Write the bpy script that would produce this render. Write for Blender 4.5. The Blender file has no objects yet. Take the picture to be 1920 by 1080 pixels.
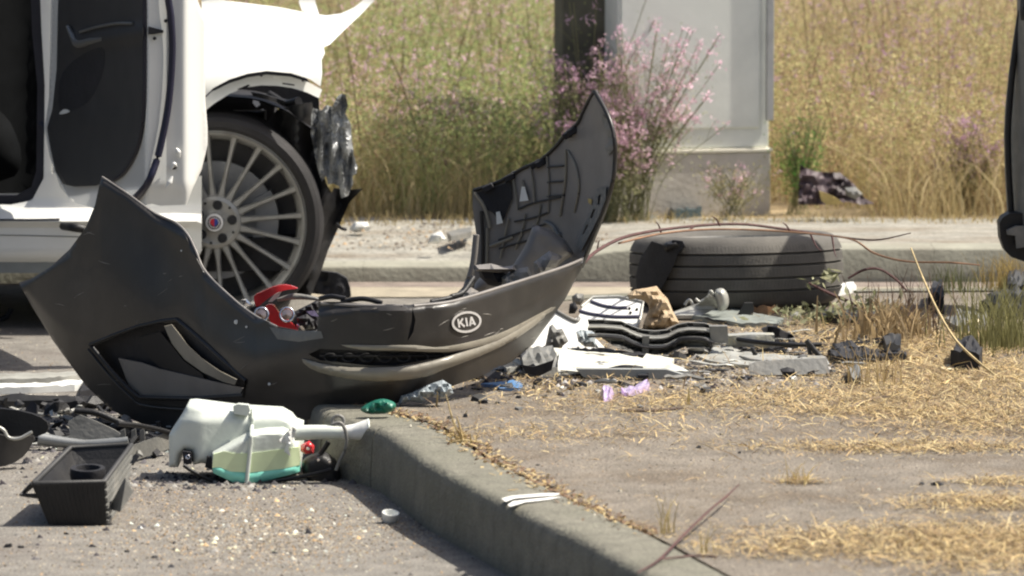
import bpy, math, random
import numpy as np
from math import radians as R, sin, cos, pi, sqrt
from mathutils import Vector, Matrix, Euler, noise
from mathutils.geometry import delaunay_2d_cdt

sc = bpy.context.scene
random.seed(7); rng = np.random.default_rng(7)
# ------------------------------------------------------------------ camera
F = 9700.0; PITCH = R(5.56); H = 1.6
cam_d = bpy.data.cameras.new('camera'); cam = bpy.data.objects.new('camera', cam_d)
sc.collection.objects.link(cam)
cam.location = (0, 0, H); cam.rotation_euler = (pi/2 - PITCH, 0, 0)
cam_d.sensor_width = 36.0; cam_d.lens = F/1920*36.0
cam_d.clip_start = 0.5; cam_d.clip_end = 400
cam_d.dof.use_dof = True; cam_d.dof.focus_distance = 12.9; cam_d.dof.aperture_fstop = 7.1
sc.camera = cam
# ------------------------------------------------------------------ light
SUN_AZ = R(7); SUN_EL = R(56)          # azimuth from +X towards +Y
sdir = Vector((cos(SUN_AZ)*cos(SUN_EL), sin(SUN_AZ)*cos(SUN_EL), sin(SUN_EL)))
w = bpy.data.worlds.new('World'); sc.world = w; w.use_nodes = True
nt = w.node_tree; nt.nodes.clear()
out = nt.nodes.new('ShaderNodeOutputWorld'); bg = nt.nodes.new('ShaderNodeBackground')
sky = nt.nodes.new('ShaderNodeTexSky'); sky.sky_type = 'NISHITA'; sky.sun_disc = False
sky.sun_elevation = SUN_EL; sky.sun_rotation = pi/2 - SUN_AZ
sky.air_density = 1.0; sky.dust_density = 5.0; sky.ozone_density = 1.0
bg.inputs['Strength'].default_value = 0.085
nt.links.new(sky.outputs[0], bg.inputs[0]); nt.links.new(bg.outputs[0], out.inputs[0])
sd = bpy.data.lights.new('sun', 'SUN'); sd.energy = 5.0; sd.angle = R(0.53); sd.color = (1, .94, .84)
so = bpy.data.objects.new('sun', sd); sc.collection.objects.link(so)
so.rotation_euler = (-sdir).to_track_quat('-Z', 'Y').to_euler()
sc.view_settings.view_transform = 'Standard'; sc.view_settings.look = 'None'
sc.view_settings.exposure = 0.62; sc.view_settings.gamma = 1.0
sc.view_settings.use_curve_mapping = False
sc.cycles.filter_width = 2.1
sc.cycles.max_bounces = 6

# ------------------------------------------------------------------ helpers
CP, SP = cos(PITCH), sin(PITCH)
def ray(px, py):
    u = (px-960)/F; v = -(py-540)/F
    return (u, CP + v*SP, -SP + v*CP)
def W(px, py, Y):
    d = ray(px, py); t = Y/d[1]
    return Vector((d[0]*t, Y, H + d[2]*t))
def G(px, py, z=0.0):
    d = ray(px, py); t = (z-H)/d[2]
    return Vector((d[0]*t, d[1]*t, z))
def Yg(py, z=0.0): return G(960, py, z).y
ZP = 0.14   # near pavement
ZF = 0.10   # far pavement

def fbm(x, y, z=0, o=3):
    v = 0; a = .5
    for i in range(o):
        v += a*noise.noise((x, y, z+7.3*i)); x *= 2; y *= 2; a *= .5
    return v

_m = {}
def mat(name, col, rough=.6, metal=0, var=.12, scale=18, bump=.05, bscale=120, dirt=None, dirtamt=.5, dscale=6, spec=.5, trans=0, alpha=1, coat=0, ior=1.45, aniso=None, speck=0, sscale=260):
    if name in _m: return _m[name]
    m = bpy.data.materials.new(name); m.use_nodes = True
    n = m.node_tree; p = n.nodes['Principled BSDF']
    p.inputs['Roughness'].default_value = rough; p.inputs['Metallic'].default_value = metal
    p.inputs['Specular IOR Level'].default_value = spec
    p.inputs['Transmission Weight'].default_value = trans; p.inputs['Alpha'].default_value = alpha
    p.inputs['Coat Weight'].default_value = coat; p.inputs['IOR'].default_value = ior
    tc = n.nodes.new('ShaderNodeTexCoord'); ns = n.nodes.new('ShaderNodeTexNoise')
    ns.inputs['Scale'].default_value = scale; ns.inputs['Detail'].default_value = 6
    src = tc.outputs['Object']
    if aniso:
        mp = n.nodes.new('ShaderNodeMapping'); mp.inputs['Scale'].default_value = aniso
        n.links.new(src, mp.inputs[0]); src = mp.outputs[0]
    n.links.new(src, ns.inputs['Vector'])
    rp = n.nodes.new('ShaderNodeValToRGB')
    a, b = rp.color_ramp.elements; a.position = .3; b.position = .7
    a.color = tuple(max(0, c*(1-var)) for c in col)+(1,); b.color = tuple(min(1, c*(1+var)) for c in col)+(1,)
    n.links.new(ns.outputs[0], rp.inputs[0]); colout = rp.outputs[0]
    if dirt:
        n2 = n.nodes.new('ShaderNodeTexNoise'); n2.inputs['Scale'].default_value = dscale; n2.inputs['Detail'].default_value = 8
        n2.inputs['Roughness'].default_value = .65
        n.links.new(src, n2.inputs['Vector'])
        r2 = n.nodes.new('ShaderNodeMapRange'); r2.inputs[1].default_value = .48; r2.inputs[2].default_value = .68
        r2.inputs[4].default_value = dirtamt
        n.links.new(n2.outputs[0], r2.inputs[0])
        mx = n.nodes.new('ShaderNodeMix'); mx.data_type = 'RGBA'
        n.links.new(r2.outputs[0], mx.inputs[0]); n.links.new(colout, mx.inputs[6]); mx.inputs[7].default_value = tuple(dirt)+(1,)
        colout = mx.outputs[2]
    if speck:
        n4 = n.nodes.new('ShaderNodeTexNoise'); n4.inputs['Scale'].default_value = sscale; n4.inputs['Detail'].default_value = 3; n4.inputs['Roughness'].default_value = .8
        n.links.new(src, n4.inputs['Vector'])
        r4 = n.nodes.new('ShaderNodeMapRange'); r4.inputs[1].default_value = .36; r4.inputs[2].default_value = .64; r4.inputs[3].default_value = 1-speck; r4.inputs[4].default_value = 1+speck
        n.links.new(n4.outputs[0], r4.inputs[0])
        m4 = n.nodes.new('ShaderNodeVectorMath'); m4.operation = 'SCALE'
        n.links.new(colout, m4.inputs[0]); n.links.new(r4.outputs[0], m4.inputs['Scale']); colout = m4.outputs[0]
    n.links.new(colout, p.inputs['Base Color'])
    if bump:
        n3 = n.nodes.new('ShaderNodeTexNoise'); n3.inputs['Scale'].default_value = bscale; n3.inputs['Detail'].default_value = 4
        n.links.new(src, n3.inputs['Vector'])
        bp = n.nodes.new('ShaderNodeBump'); bp.inputs['Strength'].default_value = bump; bp.inputs['Distance'].default_value = .01
        n.links.new(n3.outputs[0], bp.inputs['Height']); n.links.new(bp.outputs[0], p.inputs['Normal'])
    _m[name] = m; return m

def colmat(name, rough=.8, transl=.35):
    """colour comes from the per-piece attribute Col (each blade, leaf or chip its own colour)"""
    m = bpy.data.materials.new(name); m.use_nodes = True; n = m.node_tree
    p = n.nodes['Principled BSDF']; p.inputs['Roughness'].default_value = rough; p.inputs['Specular IOR Level'].default_value = .25
    at = n.nodes.new('ShaderNodeAttribute'); at.attribute_name = 'Col'
    n.links.new(at.outputs[0], p.inputs['Base Color'])
    if transl:
        t = n.nodes.new('ShaderNodeBsdfTranslucent'); n.links.new(at.outputs[0], t.inputs[0])
        mx = n.nodes.new('ShaderNodeMixShader'); mx.inputs[0].default_value = transl
        o = n.nodes['Material Output']
        n.links.new(p.outputs[0], mx.inputs[1]); n.links.new(t.outputs[0], mx.inputs[2]); n.links.new(mx.outputs[0], o.inputs[0])
    return m

def link(name, verts, faces, m, parent=None, smooth=True, sharp=35, recalc=False, bevel=0, cols=None):
    me = bpy.data.meshes.new(name); me.from_pydata([tuple(v) for v in verts], [], faces)
    me.update()
    if recalc:
        import bmesh
        b = bmesh.new(); b.from_mesh(me); bmesh.ops.recalc_face_normals(b, faces=b.faces); b.to_mesh(me); b.free()
    if smooth:
        me.polygons.foreach_set('use_smooth', [True]*len(me.polygons)); me.set_sharp_from_angle(angle=R(sharp))
    if m: me.materials.append(m)
    o = bpy.data.objects.new(name, me); sc.collection.objects.link(o)
    if parent:
        o.parent = parent
        # geometry is given in world space: keep it there
        mw = Matrix.Identity(4); q = parent
        while q: mw = Matrix.Translation(q.location) @ mw; q = q.parent
        me.transform(mw.inverted())
    if bevel:
        md = o.modifiers.new('bevel', 'BEVEL'); md.width = bevel; md.segments = 2; md.limit_method = 'ANGLE'; md.angle_limit = R(30)
    return o
def bulk(name, V, Fc, C, m, nper):
    """big numpy mesh: V (n,3), Fc (k,nper) faces, C per-vertex colour"""
    me = bpy.data.meshes.new(name); nf = len(Fc)
    me.vertices.add(len(V)); me.vertices.foreach_set('co', V.astype(np.float32).ravel())
    me.loops.add(nf*nper); me.loops.foreach_set('vertex_index', Fc.astype(np.int32).ravel())
    me.polygons.add(nf); me.polygons.foreach_set('loop_start', np.arange(0, nf*nper, nper, dtype=np.int32))
    me.update(calc_edges=True)
    at = me.color_attributes.new('Col', 'FLOAT_COLOR', 'POINT')
    c4 = np.ones((len(V), 4), np.float32); c4[:, :3] = C; at.data.foreach_set('color', c4.ravel())
    me.materials.append(m)
    o = bpy.data.objects.new(name, me); sc.collection.objects.link(o); return o
def thing(name, label, cat, loc=(0, 0, 0), group=None):
    o = bpy.data.objects.new(name, None); sc.collection.objects.link(o); o.location = loc
    o.empty_display_size = .1
    return tag(o, label, cat, group)
def tag(o, label=None, cat=None, group=None, kind=None):
    if label: o['label'] = label
    if cat: o['category'] = cat
    if group: o['group'] = group
    if kind: o['kind'] = kind
    return o
def adopt(o, p):
    o.parent = p; return o

def box(name, c, s, m, parent=None, rot=(0, 0, 0), bevel=.003, taper=1):
    hx, hy, hz = s[0]/2, s[1]/2, s[2]/2
    E = Euler(rot).to_matrix(); c = Vector(c); v = []
    for z in (-1, 1):
        k = 1 if z < 0 else taper
        for x, y in ((-1, -1), (1, -1), (1, 1), (-1, 1)): v.append(c + E @ Vector((x*hx*k, y*hy*k, z*hz)))
    f = [(0, 3, 2, 1), (4, 5, 6, 7), (0, 1, 5, 4), (1, 2, 6, 5), (2, 3, 7, 6), (3, 0, 4, 7)]
    return link(name, v, f, m, parent, bevel=bevel, smooth=bool(bevel))
def tube_geo(pts, rad, sides=8, flat=1.0):
    pts = [Vector(p) for p in pts]; n = len(pts); V = []; Fc = []
    if not hasattr(rad, '__len__'): rad = [rad]*n
    up = Vector((0.03, .01, 1))
    for i, p in enumerate(pts):
        t = (pts[min(i+1, n-1)]-pts[max(i-1, 0)]).normalized()
        a = t.cross(up if abs(t.z) < .95 else Vector((1, 0, 0))).normalized(); b = a.cross(t)
        for k in range(sides):
            q = 2*pi*k/sides; V.append(p + a*cos(q)*rad[i] + b*sin(q)*rad[i]*flat)
    for i in range(n-1):
        for k in range(sides):
            k2 = (k+1) % sides; Fc.append((i*sides+k, i*sides+k2, (i+1)*sides+k2, (i+1)*sides+k))
    Fc.append(tuple(range(sides-1, -1, -1))); Fc.append(tuple((n-1)*sides+k for k in range(sides)))
    return V, Fc
def smoothpts(pts, n=6):
    pts = [Vector(p) for p in pts]
    if len(pts) < 3: return pts
    P = [pts[0]*2-pts[1]] + pts + [pts[-1]*2-pts[-2]]; o = []
    for i in range(1, len(P)-2):
        for k in range(n):
            t = k/n; a, b, c, d = P[i-1:i+3]
            o.append(.5*((2*b)+(c-a)*t+(2*a-5*b+4*c-d)*t*t+(3*b-a-3*c+d)*t**3))
    o.append(pts[-1]); return o
def tube(name, pts, rad, m, parent=None, sides=8, smooth=True, flat=1.0):
    if smooth and len(pts) > 2:
        n = len(pts); sp = smoothpts(pts)
        if hasattr(rad, '__len__'): rad = list(np.interp(np.linspace(0, n-1, len(sp)), range(n), rad))
        pts = sp
    V, Fc = tube_geo(pts, rad, sides, flat); return link(name, V, Fc, m, parent, recalc=True, sharp=50)
def lathe(name, prof, c, axis, m, parent=None, seg=48, sharp=30, closed=True):
    """prof: list of (radius, offset along axis)"""
    c = Vector(c); ax = Vector(axis).normalized(); a = ax.orthogonal().normalized(); b = ax.cross(a)
    V = []; Fc = []; n = len(prof)
    for k in range(seg):
        q = 2*pi*k/seg; d = a*cos(q)+b*sin(q)
        for r, h in prof: V.append(c + d*r + ax*h)
    for k in range(seg):
        k2 = (k+1) % seg
        for i in range(n if closed else n-1):
            j = (i+1) % n; Fc.append((k*n+i, k2*n+i, k2*n+j, k*n+j))
    return link(name, V, Fc, m, parent, recalc=True, sharp=sharp)
def inpoly(P, poly):
    x, y = P[:, 0], P[:, 1]; r = np.zeros(len(P), bool); n = len(poly)
    for i in range(n):
        x1, y1 = poly[i]; x2, y2 = poly[(i+1) % n]
        if y1 == y2: continue
        c = ((y1 > y) != (y2 > y)) & (x < (x2-x1)*(y-y1)/(y2-y1)+x1); r ^= c
    return r
def edgedist(P, poly, closed=True):
    d = np.full(len(P), 1e9); n = len(poly)
    for i in range(n if closed else n-1):
        a = np.array(poly[i], float); b = np.array(poly[(i+1) % n], float); ab = b-a
        t = np.clip(((P-a)@ab)/max(ab@ab, 1e-9), 0, 1)
        d = np.minimum(d, np.hypot(*(P-(a+t[:, None]*ab)).T))
    return d
def sm(pts, n=3, closed=True):
    """smooth a 2D outline (Catmull-Rom)"""
    m_ = len(pts); o = []
    for i in range(m_ if closed else m_-1):
        if closed: a, b, c, d = [np.array(pts[(i+k-1) % m_], float) for k in range(4)]
        else: a, b, c, d = [np.array(pts[min(max(i+k-1, 0), m_-1)], float) for k in range(4)]
        for k in range(n):
            t = k/n; o.append(tuple(.5*((2*b)+(c-a)*t+(2*a-5*b+4*c-d)*t*t+(3*b-a-3*c+d)*t**3)))
    if not closed: o.append(pts[-1])
    return o
def cdt(outline, step, holes=()):
    loops = [outline]+list(holes); pts = []; edges = []
    for L in loops:
        s = len(pts); n = len(L)
        for i in range(n):
            a = np.array(L[i], float); b = np.array(L[(i+1) % n], float)
            k = max(1, int(np.hypot(*(b-a))/step))
            for j in range(k): pts.append(tuple(a+(b-a)*j/k))
        e = len(pts); edges += [(i, i+1 if i+1 < e else s) for i in range(s, e)]
    O = np.array(outline); x0, y0 = O.min(0); x1, y1 = O.max(0)
    gx, gy = np.meshgrid(np.arange(x0+step/2, x1, step), np.arange(y0+step/2, y1, step))
    gx = gx + (np.arange(gx.shape[0]) % 2)[:, None]*step*.5
    P = np.stack([gx.ravel(), gy.ravel()], 1)
    if len(P):
        k = inpoly(P, outline) & (edgedist(P, outline) > step*.45)
        for h in holes: k &= ~inpoly(P, h) & (edgedist(P, h) > step*.45)
        P = P[k]
    allp = [Vector(p) for p in pts]+[Vector(p) for p in P.tolist()]
    v, e, f, *_ = delaunay_2d_cdt(allp, edges, [], 0, 1e-5)
    V = np.array([tuple(p) for p in v]); f = np.array([t for t in f if len(t) == 3])
    c = V[f].mean(1); k = inpoly(c, outline)
    for h in holes: k &= ~inpoly(c, h)
    f = f[k]
    # same winding for all
    a, b, d = V[f[:, 0]], V[f[:, 1]], V[f[:, 2]]
    cr = (b[:, 0]-a[:, 0])*(d[:, 1]-a[:, 1])-(b[:, 1]-a[:, 1])*(d[:, 0]-a[:, 0])
    f[cr > 0] = f[cr > 0][:, ::-1]
    used = np.unique(f); mp = -np.ones(len(V), int); mp[used] = range(len(used))
    return V[used], mp[f]
def solid(name, outline, front, back, m, parent=None, step=12, holes=(), sharp=40, smooth=True):
    """closed body from a plan outline; front/back map (u,v,edge distance) -> Vector"""
    P, f = cdt(outline, step, holes); d = edgedist(P, outline)
    for h in holes: d = np.minimum(d, edgedist(P, h))
    A = [front(p[0], p[1], e) for p, e in zip(P.tolist(), d)]; B = [back(p[0], p[1], e) for p, e in zip(P.tolist(), d)]
    n = len(A); Fc = [tuple(t) for t in f.tolist()] + [(t[0]+n, t[2]+n, t[1]+n) for t in f.tolist()]
    cnt = {}
    for t in f.tolist():
        for i in range(3):
            a, b = t[i], t[(i+1) % 3]; k = (min(a, b), max(a, b))
            cnt[k] = None if k in cnt else (a, b)
    for e in cnt.values():
        if e: a, b = e; Fc.append((b, a, a+n, b+n))
    return link(name, A+B, Fc, m, parent, recalc=True, sharp=sharp, smooth=smooth)
def plate(name, outline, Yf, m, parent=None, thick=.004, step=12, holes=(), off=0, sharp=40, rim=0, smooth=True):
    """upright sheet: Yf(px,py) distance; thick = sheet thickness; rim = rounds the border away"""
    if not callable(Yf): y0 = Yf; Yf = lambda x, y: y0
    def fr(x, y, e):
        r = rim*max(0, 1-e/10)**2 if rim else 0
        return W(x, y, Yf(x, y)+off+r)
    return solid(name, outline, fr, lambda x, y, e: W(x, y, Yf(x, y)+off)+Vector((0, thick+(rim or 0), 0)), m, parent, step, holes, sharp, smooth)
def puff(name, outline, Y, thick, m, parent=None, step=10, r=20, rough=0, rs=30, sharp=50, seed=0, back=.5):
    """rounded lump: thickest away from its outline"""
    Yf = Y if callable(Y) else (lambda x, y: Y)
    def t(x, y, e): 
        k = min(1, e/r); q = sqrt(max(0, 1-(1-k)**2))*thick
        return q + (rough*fbm(x/rs, y/rs, seed)*min(1, e/6) if rough else 0)
    return solid(name, outline, lambda x, y, e: W(x, y, Yf(x, y)-t(x, y, e)), lambda x, y, e: W(x, y, Yf(x, y)+.001+t(x, y, e)*back), m, parent, step, (), sharp)
def lie(name, outline, z, h, m, parent=None, step=12, bend=0, rough=0, rs=25, r=0, sharp=35, holes=(), tilt=(0, 0), seed=0):
    """piece lying on the ground: plan outline given on plane z, height h"""
    O = [G(x, y, z) for x, y in outline]; cx = sum(p.x for p in O)/len(O); cy = sum(p.y for p in O)/len(O)
    def top(x, y, e):
        p = G(x, y, z); k = 1
        if r: k = sqrt(max(0, 1-(1-min(1, e/r))**2))
        hh = h*k + bend*((p.x-cx)**2) + tilt[0]*(p.x-cx) + tilt[1]*(p.y-cy)
        if rough: hh += rough*fbm(x/rs, y/rs*2, seed)
        p.z += max(hh, .002); return p
    def bot(x, y, e):
        p = G(x, y, z); p.z += .0005
        if bend or tilt != (0, 0): p.z += max(0, bend*((p.x-cx)**2) + tilt[0]*(p.x-cx) + tilt[1]*(p.y-cy))
        return p
    return solid(name, outline, top, bot, m, parent, step, holes, sharp)
def lerp(tbl, x):
    return float(np.interp(x, [a for a, b in tbl], [b for a, b in tbl]))
def ssmooth(a, b, x):
    t = min(1, max(0, (x-a)/(b-a))); return t*t*(3-2*t)

# ------------------------------------------------------------------ materials
M_road = mat('road asphalt', (.180, .168, .148), .9, var=.25, scale=14, bump=.5, bscale=160, dirt=(.13, .11, .095), dirtamt=.6, dscale=1.6, speck=.55, sscale=170)
M_pave = mat('pavement asphalt', (.172, .150, .122), .92, var=.22, scale=9, bump=.6, bscale=140, dirt=(.115, .085, .055), dirtamt=.75, dscale=3.2, speck=.5, sscale=170)
M_kerb = mat('kerb concrete', (.175, .167, .132), .9, var=.22, scale=20, bump=.5, bscale=90, dirt=(.13, .13, .095), dirtamt=.6, dscale=5, speck=.25, sscale=200)
M_farp = mat('far pavement', (.27, .26, .225), .95, var=.3, scale=9, bump=.6, bscale=60, dirt=(.17, .135, .095), dirtamt=.85, dscale=3.5, aniso=(.7, 1.6, 1), speck=.4, sscale=90)
M_fkerb = mat('far kerb concrete', (.27, .265, .215), .9, var=.15, scale=8, bump=.3, bscale=60, dirt=(.22, .2, .16), dirtamt=.6, dscale=3)
M_soil = mat('dry soil', (.25, .19, .11), .95, var=.3, scale=10, bump=.6, bscale=40, dirt=(.12, .10, .05), dirtamt=.8, dscale=2)
M_dirt = mat('joint dirt', (.13, .095, .06), .95, var=.4, scale=60, bump=.5, bscale=120)
M_paint = mat('white car paint', (.72, .725, .69), .22, var=.02, scale=3, bump=0, coat=.6, dirt=(.55, .54, .5), dirtamt=.25, dscale=3)
M_black = mat('black plastic', (.010, .010, .011), .5, var=.3, scale=12, bump=.15, bscale=150, dirt=(.045, .042, .038), dirtamt=.3, dscale=9)
M_blackm = mat('matt black plastic', (.014, .014, .017), .7, var=.3, scale=20, bump=.2, bscale=80)
M_trimd = mat('dark door trim', (.034, .034, .034), .6, var=.15, scale=10, bump=.1, bscale=200)
M_seal = mat('rubber seal', (.012, .012, .02), .5, var=.2)
M_bump = mat('bumper plastic', (.029, .027, .025), .36, var=.1, scale=7, bump=.03, bscale=200, dirt=(.08, .073, .065), dirtamt=.25, dscale=9, coat=.05)
M_bumpin = mat('bumper inner plastic', (.215, .20, .185), .45, var=.15, scale=10, bump=.05, bscale=120, dirt=(.24, .22, .19), dirtamt=.4, dscale=6)
M_taupe = mat('taupe trim', (.24, .222, .18), .36, var=.1, scale=6, bump=.03, bscale=100, dirt=(.12, .11, .09), dirtamt=.4, dscale=8)
M_chrome = mat('chrome', (.75, .75, .78), .12, metal=1, var=.05, bump=0)
M_alloy = mat('alloy wheel grey', (.34, .34, .325), .4, metal=.5, var=.12, scale=12, bump=.05, bscale=90, dirt=(.12, .10, .08), dirtamt=.5, dscale=12)
M_disc = mat('brake disc steel', (.26, .27, .29), .4, metal=.8, var=.1, bump=.02)
M_rubber = mat('tyre rubber', (.018, .017, .018), .7, var=.2, scale=20, bump=.1, bscale=120, dirt=(.05, .045, .04), dirtamt=.3, dscale=7)
M_rubber2 = mat('worn tyre tread', (.100, .094, .084), .82, var=.14, scale=22, bump=.15, bscale=160, dirt=(.16, .148, .125), dirtamt=.5, dscale=5)
M_rim_in = mat('inner barrel', (.06, .06, .065), .5, metal=.4, var=.2)
M_crush = mat('crumpled metal', (.27, .28, .28), .42, metal=.3, var=.75, scale=30, bump=.8, bscale=60, dirt=(.03, .033, .036), dirtamt=.9, dscale=16, aniso=(1, 1, .25))
M_greyp = mat('grey plastic', (.15, .15, .14), .5, var=.2, scale=14, bump=.2, bscale=80, dirt=(.30, .28, .24), dirtamt=.4, dscale=12)
M_silver = mat('silver trim', (.45, .45, .41), .4, metal=.35, var=.15, scale=14, bump=.15, bscale=50, dirt=(.22, .2, .17), dirtamt=.5, dscale=10)
M_white = mat('white plastic', (.72, .73, .70), .4, var=.06, scale=12, bump=.05, dirt=(.5, .49, .45), dirtamt=.4, dscale=14)
M_tank = mat('milky tank plastic', (.60, .64, .58), .38, var=.08, scale=14, bump=.1, bscale=60, dirt=(.42, .45, .42), dirtamt=.4, dscale=8)
M_fluid = mat('turquoise washer fluid', (.22, .62, .50), .3, var=.15, scale=14, bump=0)
M_cab = mat('cabinet grey paint', (.72, .74, .69), .55, var=.05, scale=5, bump=.04, bscale=40, dirt=(.42, .44, .42), dirtamt=.45, dscale=2)
M_cabp = mat('cabinet plinth concrete', (.52, .49, .44), .85, var=.08, scale=10, bump=.2, bscale=60, dirt=(.34, .29, .22), dirtamt=.5, dscale=4)
M_cabd = mat('dark olive cabinet', (.10, .095, .07), .8, var=.3, scale=7, bump=.2, dirt=(.05, .05, .035), dirtamt=.7, dscale=4)  # dark olive all over, with darker mottling
M_red = mat('red plastic', (.50, .03, .035), .25, var=.15, bump=.02, coat=.4)
M_copper = mat('bulb reflector', (.7, .5, .4), .2, metal=.9, var=.1, bump=0)
M_rock = mat('tan stone', (.36, .27, .17), .9, var=.3, scale=22, bump=.7, bscale=60, dirt=(.5, .42, .3), dirtamt=.5, dscale=14)
M_teal = mat('green bottle cap', (.015, .14, .095), .4, var=.2, bump=.05)
M_clear = mat('crumpled blue plastic film', (.30, .34, .36), .3, var=.3, scale=20, bump=.4, bscale=40)
M_blue = mat('blue plastic', (.10, .22, .42), .4, var=.2)
M_purple = mat('purple foil', (.62, .50, .75), .25, metal=.3, var=.4, scale=40, bump=.3)
M_bark = mat('red brown bark', (.085, .038, .036), .7, var=.3, scale=40, bump=.3)
M_strawm = mat('dry stalk', (.50, .39, .20), .8, var=.25, scale=50, bump=.3)
M_yell = mat('yellow foam', (.55, .42, .16), .9, var=.2, scale=30, bump=.5, bscale=80)
M_brownp = mat('burnt plastic sheet', (.07, .05, .055), .6, var=.4, scale=14, bump=.5, bscale=30)
M_blob = mat('board grey', (.30, .31, .30), .7, var=.15, scale=20, bump=.2, dirt=(.33, .29, .15), dirtamt=.8, dscale=10)
M_roadpaint = mat('white kerb paint', (.72, .72, .68), .7, var=.1, bump=.1)
M_leaf = mat('wilted leaf', (.16, .22, .09), .6, var=.4, scale=30, bump=.1)
M_brand_w = mat('emblem white', (.75, .75, .75), .3, bump=0, var=.02)
M_brand_b = mat('emblem blue', (.03, .06, .3), .3, bump=0, var=.02)
M_brand_r = mat('emblem red', (.55, .03, .05), .3, bump=0, var=.02)
M_brand_k = mat('emblem dark', (.06, .05, .05), .3, bump=0, var=.02)

# ------------------------------------------------------------------ ground and setting
def sheet(name, pts, z, m, kind='structure'):
    o = link(name, [(x, y, z) for x, y in pts], [tuple(range(len(pts)))], m, smooth=False); tag(o, kind=kind); return o
sheet('road', [(-60, 2), (60, 2), (60, 16.62), (-60, 16.62)], 0, M_road)
ground_far = sheet('ground', [(-150, 17.86), (150, 17.86), (150, 300), (-150, 300)], ZF+.004, M_soil)

# near kerb path (plan), from the camera side round the nose and back along the far edge
edge = [G(x, y, ZP) for x, y in ((1300, 1135), (1188, 1070), (1082, 1010), (938, 944), (790, 866), (703, 800))]
pts = [Vector((edge[0].x+.9, edge[0].y-2.6, ZP))] + edge + [Vector((x, y, ZP)) for x, y in ((-.41, 11.90), (-.47, 12.08), (-.50, 12.4), (-.51, 12.8), (-.50, 13.3), (-.42, 13.9), (-.22, 14.45), (.15, 14.83), (.7, 14.98), (1.6, 15.05), (5, 15.3))]
# dense path
dense = []
for i in range(len(pts)-1):
    a, b = pts[i], pts[i+1]; n = max(1, int((b-a).length/.04))
    for k in range(n): dense.append(a.lerp(b, k/n))
dense.append(pts[-1])
for it in range(6):
    dense = [dense[0]] + [(dense[i-1]+dense[i]*2+dense[i+1])/4 for i in range(1, len(dense)-1)] + [dense[-1]]
cum = [0]
for i in range(1, len(dense)): cum.append(cum[-1]+(dense[i]-dense[i-1]).length)
def normal_in(i):
    t = (dense[min(i+1, len(dense)-1)]-dense[max(i-1, 0)]).normalized(); return Vector((t.y, -t.x, 0))   # to the inside (right hand of travel)
KW = .145
prof = [(0.0, -.03), (.000, .03), (.005, .10), (.008, .118), (.014, .129), (.023, .136), (.036, .1395), (KW, .142), (KW, .05)]
def near(px, py):
    p = G(px, py, ZP); return cum[min(range(len(dense)), key=lambda i: (dense[i]-p).length)]
joints = [0, near(1300, 1135)-.1, near(938, 944), near(790, 866), near(703, 800)]
while joints[-1] < cum[-1]-.7: joints.append(joints[-1]+(.32 if len(joints) < 8 else .9))
joints.append(cum[-1])
kerb = bpy.data.objects.new('kerb', None); sc.collection.objects.link(kerb); tag(kerb, kind='structure')
def kerb_stone(s0, s1, dz, dn, parent):
    s0 += .002; s1 -= .002; m_ = max(2, int((s1-s0)/.03)); idx = [s0+(s1-s0)*q/m_ for q in range(m_+1)]
    V = []; Fc = []; n = len(prof)
    for j, s_ in enumerate(idx):
        i = min(max(int(np.searchsorted(cum, s_)), 1), len(cum)-1); t_ = (s_-cum[i-1])/(cum[i]-cum[i-1])
        N = normal_in(i-1).lerp(normal_in(i), t_).normalized(); p = dense[i-1].lerp(dense[i], t_)
        for k, (a, z) in enumerate(prof):
            jit = .0025*fbm(p.x*18, p.y*18, k)
            q = p + N*(a+dn+jit); V.append((q.x, q.y, z+dz+(jit if 2 < k < 8 else 0)))
    for j in range(len(idx)-1):
        for k in range(n):
            k2 = (k+1) % n; Fc.append((j*n+k, (j+1)*n+k, (j+1)*n+k2, j*n+k2))
    Fc.append(tuple(range(n-1, -1, -1))); Fc.append(tuple((len(idx)-1)*n+k for k in range(n)))
    link('kerb_stone', V, Fc, M_kerb, parent, recalc=True, sharp=50)
for a, b in zip(joints[:-1], joints[1:]): kerb_stone(a, b, random.uniform(-.002, .002), random.uniform(-.002, .003), kerb)
# joint filling behind stones
inner = [dense[i]+normal_in(i)*(KW+.012) for i in range(len(dense))]
inner2 = [dense[i]+normal_in(i)*(KW-.03) for i in range(len(dense))]
corners = [(6.5, 15.2), (6.5, 6.5)]
island = link('pavement', [(p.x, p.y, ZP) for p in inner]+[(6.5, 15.2, ZP), (6.5, 6.5, ZP)], [tuple(range(len(inner)+2))], M_pave, smooth=False); tag(island, kind='structure')
V = [(p.x, p.y, ZP-.006) for p in inner2]+[(p.x+.001, p.y, ZP-.006) for p in [dense[i]+normal_in(i)*(KW+.03) for i in range(len(dense))]]
n = len(inner2)
jf = link('kerb_joint', V, [(i, i+1, n+i+1, n+i) for i in range(n-1)], M_dirt, smooth=False); tag(jf, kind='structure')
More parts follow.
